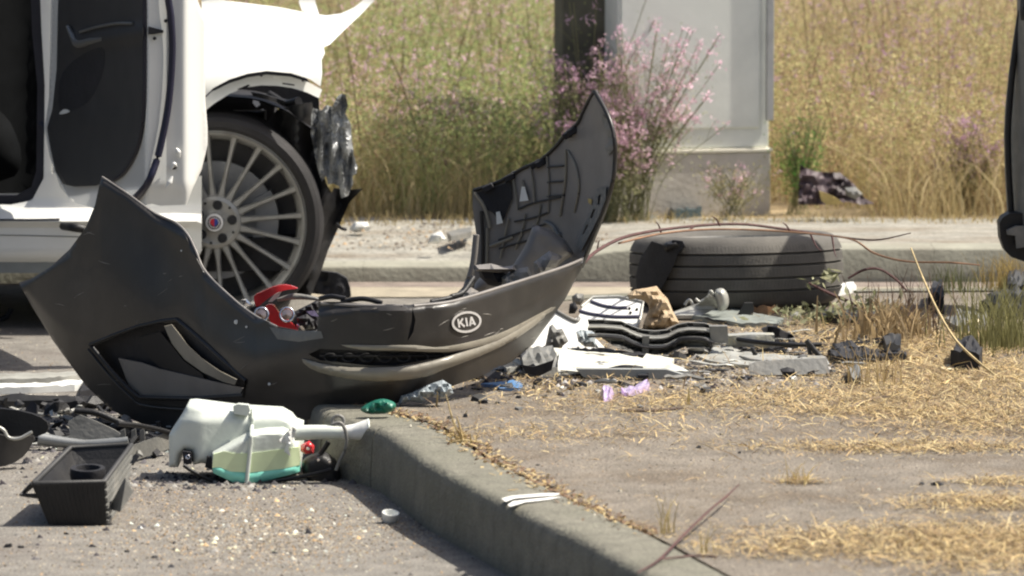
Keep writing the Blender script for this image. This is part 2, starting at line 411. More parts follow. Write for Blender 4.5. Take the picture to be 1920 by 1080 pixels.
# far kerb: low on the left, rising to the right
fk = bpy.data.objects.new('far_kerb', None); sc.collection.objects.link(fk); tag(fk, kind='structure')
def fkz(x): return .055 + .058*ssmooth(-.05, .45, x)
x = -6.0
while x < 7:
    x2 = x+.92; V = []; Fc = []; ns = 8
    for j in range(ns+1):
        xx = x+(x2-.001-x)*j/ns; z = fkz(xx)+.002*fbm(xx*9, x)
        for (a, k) in ((16.60, -.05), (16.602, z-.008), (16.606, z-.003), (16.612, z), (16.76, z+.003), (16.76, -.05)): V.append((xx, a+.004*fbm(xx*6, k*9), k))
    for j in range(ns):
        for k in range(6):
            k2 = (k+1) % 6; Fc.append((j*6+k, (j+1)*6+k, (j+1)*6+k2, j*6+k2))
    Fc.append((5, 4, 3, 2, 1, 0)); Fc.append(tuple(ns*6+k for k in range(6)))
    link('kerb_stone', V, Fc, M_fkerb, fk, recalc=True, sharp=50); x = x2
V = []; Fc = []; nx, ny = 120, 14
for j in range(ny+1):
    for i in range(nx+1):
        xx = -6+13*i/nx; t = j/ny; yy = 16.76+1.12*t; z0 = fkz(xx); z = z0+(ZF+.004-z0)*ssmooth(0, 1, t)
        z += .006*fbm(xx*5, yy*7)*min(1, t*6)
        V.append((xx, yy, z))
for j in range(ny):
    for i in range(nx): a = j*(nx+1)+i; Fc.append((a, a+1, a+nx+2, a+nx+1))
tag(link('far_pavement', V, Fc, M_farp, sharp=180), kind='structure')
# pale tan strip painting the sunlit road beside the far kerb
o = sheet('gutter_sunlit_strip', [(-1.3, 16.1), (6, 16.15), (6, 16.45), (-1.3, 16.42)], .004, mat('gutter sunlit tan', (.30, .265, .20), .95, var=.2, scale=12, bump=.4)); 
o = sheet('gutter_band', [(-1.3, 16.424), (6, 16.454), (6, 16.598), (-1.3, 16.598)], .004, mat('gutter red', (.20, .165, .14), .95, var=.25, scale=14, bump=.4))

# ------------------------------------------------------------------ utility cabinet
cx, cy = G(1297, 397, ZF+.004).x, 17.93
CABR = R(14)
cabt = thing('utility_cabinet', 'pale grey utility cabinet on a concrete plinth standing in the weeds', 'cabinet', (cx, cy, ZF))
def cb(name, c, s, m, bevel=.004, par=None):
    rr = Matrix.Rotation(CABR, 4, 'Z'); p = rr @ Vector(c)
    return box(name, (cx+p.x, cy+p.y, ZF+p.z), s, m, par or cabt, (0, 0, CABR), bevel)
cb('plinth', (0, .22, .11), (.556, .44, .23), M_cabp)
cb('ledge', (0, .22, .232), (.566, .452, .012), mat('ledge sunlit', (.75, .72, .6), .5, var=.05), .002)  # pale yellowish colour carries the sunlight on the ledge
body = cb('body', (0, .225, .80), (.548, .43, 1.12), M_cab, .006)
cb('corner_trim', (.272, -.004, .86), (.026, .02, 1.05), mat('galvanised trim', (.46, .47, .48), .4, metal=.6, var=.1), .003)
cb('door', (-.012, .008, .82), (.50, .012, 1.02), M_cab, .003)
cb('lock', (.20, -.002, .98), (.025, .012, .07), M_greyp, .003)
cb('vent', (-.10, -.001, 1.22), (.18, .008, .05), M_greyp, .002)
cb('roof', (0, .22, 1.385), (.60, .48, .05), M_cab, .01)
darkcab = thing('dark_cabinet', 'dark cabinet partly hidden by weeds, close beside the pale cabinet', 'cabinet', (cx-.36, 18.1, ZF))
box('body', (cx-.375, 18.22, ZF+.62), (.19, .38, 1.24), M_cabd, darkcab, (0, 0, R(4)), .006)
box('lid', (cx-.375, 18.22, ZF+1.26), (.21, .41, .04), M_cabd, darkcab, (0, 0, R(4)), .006)

# ------------------------------------------------------------------ white car
YC = 15.12
hub = W(402, 412, 15.13); hub.z = .320
car = thing('crashed_car', 'white crashed car with open door and many spoked alloy wheel', 'car', (hub.x-.6, 15.9, 0))
def Yfend(x, y):
    # upper part leans back, crumple towards the torn front end
    k = ssmooth(175, -10, y)
    Y = YC - .05 + .17*k + .10*k*k
    Y += .05*ssmooth(560, 720, x)*(1-.3*k) + .010*fbm(x/60, y/60, 3)*ssmooth(430, 600, x)
    return Y
fender = [(378, -60), (378, 186), (400, 165), (430, 149), (465, 138), (500, 133), (545, 137), (580, 148), (601, 162), (604, 140), (603, 112), (609, 100), (607, 88), (618, 84), (630, 72), (650, 52), (676, 28), (703, 0), (712, -14), (690, -8), (664, 14), (640, 25), (612, 29), (598, 27), (591, 2), (588, -40), (574, -40), (560, 4), (566, 20), (577, 24), (556, 20), (520, 13), (480, 8), (430, 2), (410, -2), (405, -60)]
plate('fender', fender, Yfend, M_paint, car, .0025, 9, sharp=60)
fl = [(378, 190), (398, 172), (430, 156), (465, 145), (500, 140), (545, 144), (578, 154), (604, 168), (598, 184), (575, 173), (548, 165), (520, 161), (490, 160), (460, 164), (430, 176), (402, 194), (382, 210), (378, 216)]
def Yfl(x, y):
    d = abs(sqrt((x-492)**2+(y-330)**2)); return YC-.028+.02*((d-165)/20)*.5
flo = plate('arch_flange', fl, lambda x, y: YC-.02+.0009*max(0, 190-y), M_paint, car, .003, 8, holes=[[(445, 167), (466, 158), (469, 161), (447, 171)], [(529, 155), (552, 158), (552, 161), (530, 158)]])
for (x, y) in ((490, 141.5), (568, 151)):
    lathe('clip', [(.0, 0), (.004, 0), (.004, .004), (0, .004)], W(x, y, YC-.03), (0, -1, 0), M_blackm, flo, 10)
# sill and lower body side
def Ysill(x, y):
    t = (y-380)/130
    return YC - .03 - .06*ssmooth(0.02, .28, t) + .10*ssmooth(.72, 1.15, t) + .02*ssmooth(.28, .33, t)
plate('sill', [(-520, 372), (20, 384), (60, 376), (84, 330), (96, 325), (378, 330), (378, 470), (360, 508), (-520, 508)], Ysill, M_paint, car, .01, 12, sharp=40)
plate('sill_skirt', [(-520, 470), (355, 480), (352, 512), (-520, 512)], YC-.045, mat('grey skirt', (.22, .23, .22), .5, var=.1), car, .03, 20)
tube('body_line', [W(x, y, Ysill(x, y)-.001) for x, y in ((-300, 413), (0, 412), (60, 412), (112, 411))], .003, M_seal, car, 6)
tube('body_line', [W(x, y, Ysill(x, y)-.001) for x, y in ((-300, 440), (0, 441), (150, 444))], .0015, M_greyp, car, 6)
# a-pillar strip, cabin interior
plate('door_pillar', [(66, -250), (100, -250), (104, 60), (100, 200), (96, 330), (82, 345), (74, 372), (55, 384), (40, 384), (70, 368), (82, 335), (84, 160), (78, 60)], YC-.01, M_paint, car, .05, 10)
plate('door_frame_seal', [(50, -250), (66, -250), (78, 60), (84, 160), (82, 335), (70, 368), (40, 384), (-520, 384), (-520, 368), (28, 368), (58, 352), (68, 320), (70, 160), (60, 60)], YC+.005, M_seal, car, .05, 10)
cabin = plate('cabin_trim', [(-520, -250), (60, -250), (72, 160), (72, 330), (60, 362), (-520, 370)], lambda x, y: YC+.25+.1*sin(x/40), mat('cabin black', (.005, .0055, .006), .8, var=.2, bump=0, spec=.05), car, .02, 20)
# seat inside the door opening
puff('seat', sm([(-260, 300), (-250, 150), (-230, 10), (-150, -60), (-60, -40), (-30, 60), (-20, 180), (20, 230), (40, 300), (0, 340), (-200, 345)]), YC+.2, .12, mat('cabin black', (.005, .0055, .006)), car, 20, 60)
box('underbody', (hub.x-2.0, 15.9, .22), (4.6, 1.42, .10), M_blackm, car)
box('floor_side', (hub.x-2.3, 15.22, .36), (2.6, .03, .36), M_blackm, car)
box('engine_block', (hub.x-.12, 15.95, .45), (.5, .9, .34), M_blackm, car)
roofz = 1.42
box('roof', (hub.x-2.3, 15.95, roofz), (1.9, 1.3, .05), M_paint, car, bevel=.02)
tube('windscreen_pillar', [W(80, -180, YC), (hub.x-.95, 15.25, 1.25), (hub.x-1.35, 15.32, roofz)], .03, M_paint, car)
box('far_side', (hub.x-2.0, 16.75, .62), (3.4, .05, .75), M_paint, car, bevel=.02)
glass = mat('glass', (.6, .65, .65), .05, trans=.9, bump=0, var=0)
solid('windscreen', [(0, 0), (1.25, 0), (1.15, 1), (.1, 1)], lambda u, v, e: Vector((hub.x-.72-.55*v, 15.3+u, .98+.42*v)), lambda u, v, e: Vector((hub.x-.725-.55*v, 15.3+u, .97+.42*v)), glass, car, .5)
rw = Vector((hub.x-2.75, 15.13, .328))
# wheels
def wheel(c, parent, full=True):
    wh = lathe('wheel', [(.262, -.004), (.272, -.008), (.274, .0), (.262, .012), (.245, .03), (.238, .08), (.236, .19), (.243, .19), (.252, .08), (.262, .02)], c, (0, 1, 0), M_alloy, parent, 72)
    tp = []
    for a, r, h in ((0, .266, .012), (0, .272, -.008), (0, .282, -.016), (0, .298, -.016), (0, .310, -.006), (0, .317, .014), (0, .320, .05)): tp.append((r, h))
    for k in range(4):
        h = .075+k*.036; tp += [(.320, h-.008), (.312, h-.005), (.312, h+.005), (.320, h+.008)]
    tp += [(.320, .215), (.315, .238), (.30, .25), (.266, .22)]
    lathe('tyre', tp, c, (0, 1, 0), M_rubber, wh, 84)
    lathe('rim_lip', [(.257, -.006), (.266, -.014), (.270, -.006), (.262, 0)], c, (0, 1, 0), M_chrome if False else M_alloy, wh, 84)
    lathe('brake_disc', [(.05, .09), (.175, .09), (.175, .105), (.05, .105)], c, (0, 1, 0), M_disc, wh, 60)
    lathe('barrel_back', [(.02, .17), (.238, .17), (.238, .175), (.02, .175)], c, (0, 1, 0), M_rim_in, wh, 48)
    lathe('hub_disc', [(.0, .0), (.028, .0), (.03, .006), (.045, .010), (.066, .006), (.076, .010), (.082, .022), (.082, .05), (0, .05)], c, (0, 1, 0), M_alloy, wh, 48, closed=False)
    # caliper
    V = []; Fc = []
    for k in range(9):
        q = R(-35+k*8)
        for r, h in ((.12, .07), (.185, .07), (.185, .13), (.12, .13)): V.append(c+Vector((r*cos(q), h, r*sin(q))))
    for k in range(8):
        for i in range(4): j = (i+1) % 4; Fc.append((k*4+i, (k+1)*4+i, (k+1)*4+j, k*4+j))
    Fc += [(3, 2, 1, 0), (32, 33, 34, 35)]
    link('brake_caliper', V, Fc, M_disc, wh, recalc=True)
    proto = None
    for k in range(20):
        q = 2*pi*k/20+.08
        if proto is None:
            V = []; Fc = []; prof = []
            for t in np.linspace(0, 1, 8):
                r = .070+(.262-.070)*t; y = .014-.012*t + .012*4*t*(1-t)*.4; wd = .0105-.0035*sin(pi*t)+.003*(t > .95)+.004*max(0, .2-t)*5; dp = .024-.01*t
                for a, b in ((-1, .008), (-.55, 0), (.55, 0), (1, .008), (.8, dp), (-.8, dp)): V.append(Vector((r, y+b, a*wd)))
            for j in range(7):
                for i in range(6): i2 = (i+1) % 6; Fc.append((j*6+i, (j+1)*6+i, (j+1)*6+i2, j*6+i2))
            me = bpy.data.meshes.new('spoke'); me.from_pydata(V, [], Fc)
            import bmesh
            b = bmesh.new(); b.from_mesh(me); bmesh.ops.recalc_face_normals(b, faces=b.faces); b.to_mesh(me); b.free()
            me.polygons.foreach_set('use_smooth', [True]*len(me.polygons)); me.set_sharp_from_angle(angle=R(40))
            me.materials.append(M_alloy); proto = me
        o = bpy.data.objects.new('spoke', proto); sc.collection.objects.link(o); o.parent = wh
        base = Vector(parent.location)
        o.location = c-base; o.rotation_euler = (0, -q, 0)
    for k in range(5):
        q = 2*pi*k/5+R(80); p = c+Vector((.052*cos(q), .0, .052*sin(q)))
        lathe('bolt_recess', [(0, 0), (.0125, 0), (.014, .004), (.014, .01), (0, .01)], p+Vector((0, .000, 0)), (0, 1, 0), M_blackm, wh, 20, closed=False)
        p2 = c+Vector((.062*cos(q+R(36)), .004, .062*sin(q+R(36))))
        lathe('stud_hole', [(0, 0), (.004, 0), (.004, .006), (0, .006)], p2, (0, 1, 0), M_blackm, wh, 10, closed=False)
    cap = c+Vector((0, -.006, 0))
    lathe('cap_ring', [(0, 0), (.0245, 0), (.0262, .002), (.0262, .01), (0, .01)], cap, (0, 1, 0), M_brand_w, wh, 32, closed=False)
    lathe('cap_band', [(0, -.001), (.0195, -.001), (.0195, 0), (0, 0)], cap, (0, 1, 0), M_brand_k, wh, 32, closed=False)
    def shield(x0, x1, m_, n_):
        V = [cap+Vector((x*.0125, -.0022, z*.0125)) for x, z in ((x0, 1), (x1, 1), (x1, -.1 if x1 else -1), (0 if x1 > 0 else 0, -1), (x0, -.1 if x0 else -1))]
        V2 = [v+Vector((0, .001, 0)) for v in V]
        link(n_, V+V2, [(0, 1, 2, 3, 4), (9, 8, 7, 6, 5)], m_, wh, smooth=False)
    shield(-1, 0, M_brand_r, 'emblem_half'); shield(0, 1, M_brand_b, 'emblem_half')
    lathe('cap_rim', [(.0135, -.003), (.0155, -.003), (.0155, -.001), (.0135, -.001)], cap, (0, 1, 0), M_brand_w, wh, 28)
    return wh
wheel(hub, car); 
lathe('rear_tyre', [(.23, .0), (.29, -.02), (.325, .0), (.328, .05), (.328, .2), (.30, .24), (.23, .2)], rw, (0, 1, 0), M_rubber, car, 48)
lathe('rear_hub', [(.0, .01), (.23, .02), (.23, .06), (0, .06)], rw, (0, 1, 0), M_alloy, car, 40, closed=False)
# wheel housing
V = []; Fc = []
for k in range(25):
    q = R(172-k*6.2)
    for rr, yy in ((.372, 15.16), (.368, 15.60)):
        r_ = rr+.012*fbm(k*.7, yy*3); V.append(hub+Vector((r_*cos(q)+.03, yy-hub.y, r_*sin(q)-.005)))
for k in range(24): Fc.append((k*2, k*2+1, k*2+3, k*2+2))
n = len(V); V += [v+(v-hub).normalized()*.004 for v in V]; Fc += [(a+n, d+n, c_+n, b+n) for a, b, c_, d in Fc]
link('wheel_arch_liner', V, Fc, M_blackm, car, sharp=40)
plate('inner_wing', [(300, 120), (440, 118), (560, 120), (598, 185), (600, 260), (590, 400), (560, 540), (380, 600), (300, 600)], lambda x, y: 15.62+.01*fbm(x/30, y/30), M_blackm, car, .01, 16,
      holes=[[(474, 184), (482, 184), (488, 196), (481, 202), (474, 194)], [(516, 196), (534, 192), (538, 198), (522, 214), (514, 214)], [(488, 206), (494, 204), (496, 211), (490, 214)]])
tube('suspension_arm', [W(505, 178, 15.4), W(535, 195, 15.35), W(560, 190, 15.3)], .014, M_black, car)
plate('bracket', [(470, 172), (500, 178), (536, 190), (528, 204), (500, 196), (478, 186)], lambda x, y: 15.3+.02*sin(x/9), M_black, car, .02, 8)
plate('torn_liner', [(498, 232), (520, 205), (560, 195), (585, 192), (590, 230), (600, 300), (612, 345), (622, 362), (626, 352), (650, 356), (680, 354), (655, 380), (634, 428), (615, 470), (600, 515), (582, 556), (552, 560), (570, 520), (590, 470), (598, 410), (590, 350), (565, 290), (532, 250)], lambda x, y: 15.20+.035*sin(x/11+y/60)+.03*fbm(x/25, y/40, 2), M_black, car, .004, 9)
plate('crushed_panel', [(583, 250), (584, 215), (587, 203), (603, 207), (612, 197), (623, 200), (633, 180), (640, 176), (648, 177), (652, 197), (648, 214), (658, 233), (660, 262), (663, 290), (670, 312), (668, 326), (661, 330), (662, 345), (656, 358), (653, 367), (640, 372), (636, 350), (625, 344), (615, 346), (611, 330), (604, 341), (598, 326), (592, 300)],
      lambda x, y: 14.98-.022*abs(sin(x/7.5+.8*sin(y/45)))+.045*fbm(x/10, y/38, 5)-.02, M_crush, car, .004, 4, sharp=28)
tube('hanging_rod', [W(632, 420, 15.1), W(640, 428, 15.05), W(650, 430, 15.05)], .005, M_black, car)
tube('door_stay', [W(118, 424, YC-.1), W(138, 426, YC-.16), W(158, 430, YC-.16)], [.012, .014, .012], M_black, car)
tube('bent_bracket', [W(0, 600, 15.4), W(14, 592, 15.4), W(22, 578, 15.4)], .008, M_blackm, car)
plate('undertray', [(568, 548), (575, 520), (600, 508), (632, 512), (650, 522), (656, 540), (658, 556), (640, 560), (600, 552)], lambda x, y: 15.28+.03*fbm(x/12, y/12), M_blackm, car, .03, 8)

# open door
def Yd(x, y):
    if x < 275: return 15.08-.93*(x-90)/185
    return 14.15+.06*(x-275)/110
door = plate('door', [(100, -260), (92, 180), (84, 240), (92, 290), (112, 350), (135, 378), (180, 392), (240, 392), (285, 382), (300, 386), (350, 384), (362, 352), (378, 318), (389, 272), (389, 240), (385, 190), (384, 120), (385, 40), (375, 12), (362, -20), (350, -260)], 
      lambda x, y: Yd(x, y)+(.05*ssmooth(345, 389, x))-.012*math.exp(-((x-346)/14)**2)+.02*ssmooth(340, 392, y), M_paint, car, .006, 6, sharp=70)
inner_tr = [(118, -260), (268, -260), (268, 100), (267, 215), (261, 262), (250, 295), (232, 322), (208, 338), (180, 348), (140, 350), (118, 345), (104, 322), (94, 275), (88, 240), (98, 205), (106, 130), (108, 30)]
def Ydt(x, y):
    Y = Yd(x, y)-.016
    Y += -.045*math.exp(-((y-(82-.16*(x-130)))/16)**2)*ssmooth(120, 150, x)     # arm rest
    Y += .03*ssmooth(160, 110, y)*ssmooth(110, 150, x)*ssmooth(262, 200, x)*ssmooth(40, 75, y)*0
    Y -= .02*ssmooth(265, 210, x)*ssmooth(110, 160, x)*ssmooth(180, 240, y)
    return Y
plate('door_trim', inner_tr, Ydt, M_trimd, door, .01, 7, sharp=50)
plate('pocket_shade', sm([(112, 150), (140, 112), (190, 88), (196, 120), (184, 160), (166, 190), (140, 205), (112, 208)], 3), lambda x, y: Ydt(x, y)-.002, M_blackm, door, .004, 7)  # flat dark plate paints the shade inside the door hollow
tube('door_pull', [W(x, y, Yd(x, y)-.045) for x, y in ((127, 50), (135, 66), (146, 82), (170, 77), (193, 73))], [.006, .009, .012, .010, .006], mat('satin grey', (.20, .20, .19), .35, metal=.4), door)
tube('trim_line', [W(x, y, Yd(x, y)-.05) for x, y in ((150, 60), (185, 50), (220, 44), (248, 44))], .004, mat('satin grey', (.2, .2, .19)), door)
tube('door_seal', [W(x, y, Yd(x, y)-.016) for x, y in ((313, -220), (314, -30), (320, 30), (323, 80), (321, 140), (315, 200), (306, 250), (294, 300), (276, 345), (250, 376))], .010, mat('door seal', (.012, .012, .03), .4), door)
tube('trim_seal', [W(x, y, Yd(x, y)-.018) for x, y in ((270, -220), (271, 100), (269, 215), (262, 264), (248, 300), (230, 326), (206, 342))], .006, M_seal, door)
plate('latch', [(278, 50), (290, 53), (306, 57), (306, 61), (290, 64), (278, 65)], lambda x, y: Yd(x, y)-.012, M_blackm, door, .012, 8)
for x, y in ((290, 72), (311, 39)): lathe('screw', [(0, 0), (.005, 0), (.005, .006), (0, .006)], W(x, y, Yd(x, y)-.008), (0, -1, 0), M_blackm, door, 10, closed=False)
plate('courtesy_lamp', sm([(111, 214), (116, 207), (124, 205), (131, 209), (122, 213)]), lambda x, y: Yd(x, y)-.04, M_white, door, .006, 4)
plate('trim_clip', [(166, 341), (184, 337), (186, 340), (168, 344)], lambda x, y: Yd(x, y)-.035, M_white, door, .006, 6)
for pts_ in ([(330, 278), (334, 285), (336, 295)], [(320, 318), (326, 308), (331, 312)], [(311, 352), (318, 342), (323, 330)]):
    tube('torn_edge', [W(x, y, Yd(x, y)-.02) for x, y in pts_], [.003, .008, .003], M_paint, door)
lathe('dent_hole', [(0, 0), (.009, 0), (.009, .004), (0, .004)], W(326, 312, Yd(326, 312)-.012), (0, -1, 0), M_blackm, door, 12, closed=False)

# ------------------------------------------------------------------ torn bumper
bt = thing('torn_bumper', 'large dark torn off car bumper with wings curling up across the kerb', 'bumper', (-.1, 12.6, ZP))
BY = [(35, 13.22), (100, 13.08), (190, 12.95), (320, 12.78), (450, 12.44), (600, 12.14), (750, 12.08), (850, 12.14), (950, 12.34), (1030, 12.58), (1060, 12.68), (1095, 12.82)]
bx_, by_ = zip(*BY)
BYs = np.interp(np.arange(0, 1200), bx_, by_); kk = np.ones(61)/61
BYs = np.convolve(np.pad(BYs, 30, 'edge'), kk, 'valid')
topedge = [(35, 530), (130, 470), (190, 330), (240, 360), (290, 400), (345, 430), (365, 458), (385, 510), (440, 562), (480, 592), (520, 612), (560, 620), (597, 620), (598, 566), (680, 570), (760, 571), (850, 562), (950, 532), (1050, 500), (1095, 482)]
topshape = [p for p in topedge if p[0] < 500 or p[0] > 640]
botedge = [(35, 530), (100, 640), (160, 722), (210, 770), (262, 793), (320, 806), (450, 800), (560, 792), (600, 780), (700, 765), (800, 742), (900, 706), (1000, 645), (1060, 560), (1095, 482)]
fog = [(169, 647), (215, 628), (260, 612), (305, 602), (332, 599), (366, 627), (420, 676), (462, 714), (456, 742), (360, 748), (262, 745), (243, 730), (205, 690)]
gril = [(577, 665), (600, 654), (643, 656), (730, 659), (810, 659), (838, 662), (890, 655), (880, 662), (840, 668), (810, 673), (741, 686), (690, 686), (640, 680), (600, 676)]
def Yb(x, y):
    xi = min(max(x, 0), 1199); Y = float(np.interp(xi, np.arange(1200), BYs))
    yt = lerp(topshape, x) if x > 190 else lerp([(35, 530), (130, 470), (190, 330)], x); yb = lerp(botedge, x)
    v = (y-yt)/max(30, yb-yt); b_ = ssmooth(500, 640, x)
    A_ = .040*max(0, v-.35)*ssmooth(.35, .6, v) + .12*max(0, v-.78)      # centre: flat band, lip tucked under
    B_ = .16*max(0, v-.72)**1.2 - .045*math.exp(-((v-.5)/.3)**2)*ssmooth(60, 300, x) + .03*ssmooth(400, 560, x)*ssmooth(.3, .7, v)*ssmooth(1.1, .8, v)
    Y += A_*b_ + B_*(1-b_)
    Y += .02*ssmooth(12, 0, y-yt)   # rolled top edge
    return Y
outl = [(35, 530), (60, 522), (95, 500), (130, 468), (160, 428), (178, 385), (190, 330), (215, 342), (240, 362), (290, 398), (330, 416), (350, 436), (365, 465), (385, 508), (440, 562), (480, 592), (520, 612), (560, 620), (594, 621), (598, 600), (597, 566), (640, 566), (680, 570), (760, 571), (766, 580), (772, 571), (850, 562), (950, 532), (1050, 500), (1095, 482), (1090, 505), (1060, 560), (1000, 645), (960, 678), (900, 706), (830, 730), (780, 748), (700, 765), (600, 780), (560, 792), (450, 800), (320, 806), (262, 793), (210, 770), (160, 722), (100, 640), (60, 575)]
crack = [(773, 576), (779, 600), (775, 622), (764, 640), (768, 618), (772, 600)]
shell = plate('front_shell', outl, Yb, M_bump, bt, .004, 5, holes=[fog, gril, crack], sharp=50)
# fog lamp recess: walls and floor set back
FY = lambda x, y: Yb(x, y)+.035+.02*ssmooth(260, 440, x)
plate('fog_recess', [(x+(300-x)*.0-(2 if x < 300 else -2), y) for x, y in fog], lambda x, y: Yb(x, y)+.05, M_blackm, bt, .004, 8)
plate('fog_insert', [(222, 672), (265, 680), (300, 692), (360, 706), (456, 728), (448, 742), (262, 744), (244, 730)], lambda x, y: Yb(x, y)+.018, M_bumpin, bt, .01, 8)
tube('fog_frame', [W(x, y, Yb(x, y)-.001) for x, y in fog+[fog[0]]], .0055, M_black, bt, smooth=False)
plate('fog_vane', [(308, 612), (322, 609), (334, 624), (352, 648), (378, 672), (412, 696), (444, 712), (440, 722), (418, 716), (380, 698), (346, 674), (322, 644)], lambda x, y: Yb(x, y)+.005, M_taupe, bt, .012, 6)
plate('fog_slot', [(258, 634), (300, 622), (322, 648), (344, 676), (380, 702), (386, 722), (340, 708), (300, 690), (276, 664)], lambda x, y: Yb(x, y)+.03, mat('slot black', (.006, .006, .008), .6), bt, .01, 8)
# grille slot with mesh cells
plate('lower_grille', [(570, 650), (900, 650), (900, 692), (570, 692)], lambda x, y: Yb(x, y)+.03, M_blackm, bt, .006, 10)
for x_ in range(620, 860, 34):
    tube('grille_cell', [W(x_+12*cos(a), 671+8*sin(a), Yb(x_, 670)+.022) for a in np.linspace(0, 2*pi, 11)], .003, M_black, bt, 6, smooth=False)
tube('grille_bar', [W(x, 668+.0*x, Yb(x, 668)+.02) for x in range(600, 880, 30)], .003, M_black, bt, 6)
plate('upper_trim', sm([(640, 647), (700, 648), (780, 648), (815, 652), (850, 648), (884, 641), (930, 628), (975, 608), (1034, 577), (1036, 583), (985, 611), (935, 640), (885, 652), (845, 659), (810, 660), (740, 657), (680, 656)], 2), Yb, M_taupe, bt, .006, 4, off=-.010, rim=.005)
plate('lower_trim', sm([(566, 673), (600, 682), (655, 689), (741, 689), (810, 677), (870, 660), (930, 640), (980, 613), (1018, 588), (1020, 596), (970, 634), (900, 668), (830, 694), (800, 706), (741, 714), (683, 714), (620, 704), (580, 690)], 2), Yb, M_taupe, bt, .008, 5, off=-.016, rim=.010)
0 and tube('lip_edge', [W(x, y, Yb(x, y)-.003) for x, y in ((600, 724), (683, 728), (760, 722), (830, 704), (900, 678), (970, 640), (1020, 600))], .004, M_black, bt)
tube('top_rib', [W(x, y, Yb(x, y)-.001) for x, y in ((602, 569), (680, 573), (756, 574))], .004, M_bumpin, bt)
tube('top_rib', [W(x, y, Yb(x, y)-.001) for x, y in ((776, 574), (850, 565), (950, 535), (1050, 503), (1090, 487))], .004, M_bumpin, bt)
plate('nose_pad', [(505, 613), (560, 621), (602, 621), (606, 634), (560, 641), (520, 636)], Yb, M_greyp, bt, .006, 8, off=-.004, rim=.003)
tube('wing_edge', [W(x, y, Yb(x, y)-.002) for x, y in ((192, 332), (240, 364), (290, 400), (330, 418), (352, 440), (366, 467), (386, 510), (440, 563), (480, 593), (520, 613))], .003, M_bumpin, bt)
tube('crease', [W(x, y, Yb(x, y)-.001) for x, y in ((165, 655), (205, 704), (245, 744), (270, 760), (360, 768), (460, 762))], .0035, M_bump, bt)
for x, y, r_ in ((443, 604, .006), (462, 613, .003), (505, 720, .004), (340, 470, .0025)): lathe('paint_chip', [(0, 0), (r_, 0), (r_*.8, .002), (0, .002)], W(x, y, Yb(x, y)-.003), (0, -1, 0), M_white, bt, 8, closed=False)
plate('crack_backing', [(758, 572), (786, 572), (786, 642), (758, 642)], lambda x, y: Yb(x, y)+.010, M_blackm, bt, .004, 8)  # added dark plate, keeps brightness from showing through the crack
M_scr = mat('scratch highlight', (.16, .15, .13), .6, var=.3)  # pale scratch lines also carry the bumper's highlights in their colour
rs_ = random.Random(5)
for i in range(46):
    x0 = rs_.uniform(90, 540) if i < 30 else rs_.uniform(620, 1010); y0 = rs_.uniform(420, 740) if i < 30 else rs_.uniform(578, 640)
    if not inpoly(np.array([[x0, y0], [x0, y0+14]]), outl).all() or inpoly(np.array([[x0, y0]]), fog).any(): continue
    a_ = rs_.uniform(-.7, .3); L_ = rs_.uniform(4, 26); q = [(x0+L_*t*cos(a_), y0+L_*t*sin(a_)+rs_.uniform(-.8, .8)) for t in (0, .5, 1)]
    if not inpoly(np.array(q), outl).all() or inpoly(np.array(q), fog).any(): continue
    tube('scratch', [W(x, y, Yb(x, y)+.0002) for x, y in q], [.0004, rs_.uniform(.0008, .0018), .0004], M_scr, bt, 5)
M_badge = mat('badge silver', (.62, .61, .60), .3, metal=.35, bump=0, var=.05)
# badge
EY = Yb(875, 604)
def ell(cx_, cy_, a, b, rot, n=32): return [(cx_+a*cos(t)*cos(rot)-b*sin(t)*sin(rot), cy_+a*cos(t)*sin(rot)+b*sin(t)*cos(rot)) for t in np.linspace(0, 2*pi, n, endpoint=False)]
rot = R(-9)
badge = plate('badge', ell(875, 604, 28, 20, rot), Yb, M_badge, bt, .004, 8, off=-.006, holes=[ell(875, 604, 24, 16, rot, 28)])
plate('badge_field', ell(875, 604, 25, 17, rot, 28), Yb, M_bump, badge, .002, 8, off=-.0035)
def stroke(a, b, wd=4.0):
    a = np.array(a, float); b = np.array(b, float); d = (b-a)/np.hypot(*(b-a)); nn = np.array([-d[1], d[0]])*wd/2
    cr = lambda p: (875+p[0]*cos(rot)-p[1]*sin(rot), 604+p[0]*sin(rot)+p[1]*cos(rot))
    return [cr(a+nn), cr(b+nn), cr(b-nn), cr(a-nn)]
for k, strokes in enumerate((((-15, -8), (-15, 8)), ((-14, 1), (-6, -8)), ((-12, -1), (-5, 8)), ((0, -8), (0, 8)), ((5, 8), (10, -8)), ((10, -8), (15, 8)), ((7, 4), (13, 4)))):
    plate('letter_stroke', stroke(*strokes, 3.4 if k < 6 else 2.4), Yb, M_badge, badge, .003, 9, off=-.0055-.0002*k)
# right wing seen from inside
def Yw(x, y):
    t = min(1, max(0, (1150-x)/260)); Y = 12.80+.50*sin(t*pi/2)
    xe = lerp([(168, 1115), (250, 1150), (330, 1150), (420, 1125), (495, 1085), (575, 1040)], y)
    Y -= .0*x
    Y += .05*(1-ssmooth(0, 34, xe-x))*-1
    return Y + .004*fbm(x/40, y/40)
wing = [(1114, 168), (1126, 190), (1140, 218), (1153, 262), (1154, 300), (1150, 340), (1136, 390), (1112, 450), (1092, 500), (1060, 550), (1010, 590), (930, 600), (860, 590), (850, 556), (868, 538), (885, 490), (893, 440), (886, 390), (886, 356), (915, 350), (922, 344), (950, 334), (960, 322), (985, 314), (1000, 306), (1010, 304), (1026, 290), (1050, 268), (1058, 252), (1068, 242), (1076, 240), (1086, 226), (1100, 196)]
wg = plate('wing_shell', wing, Yw, M_bumpin, bt, .004, 8, sharp=50)
OW = lambda x, y: W(x, y, Yw(x, y)-.007)
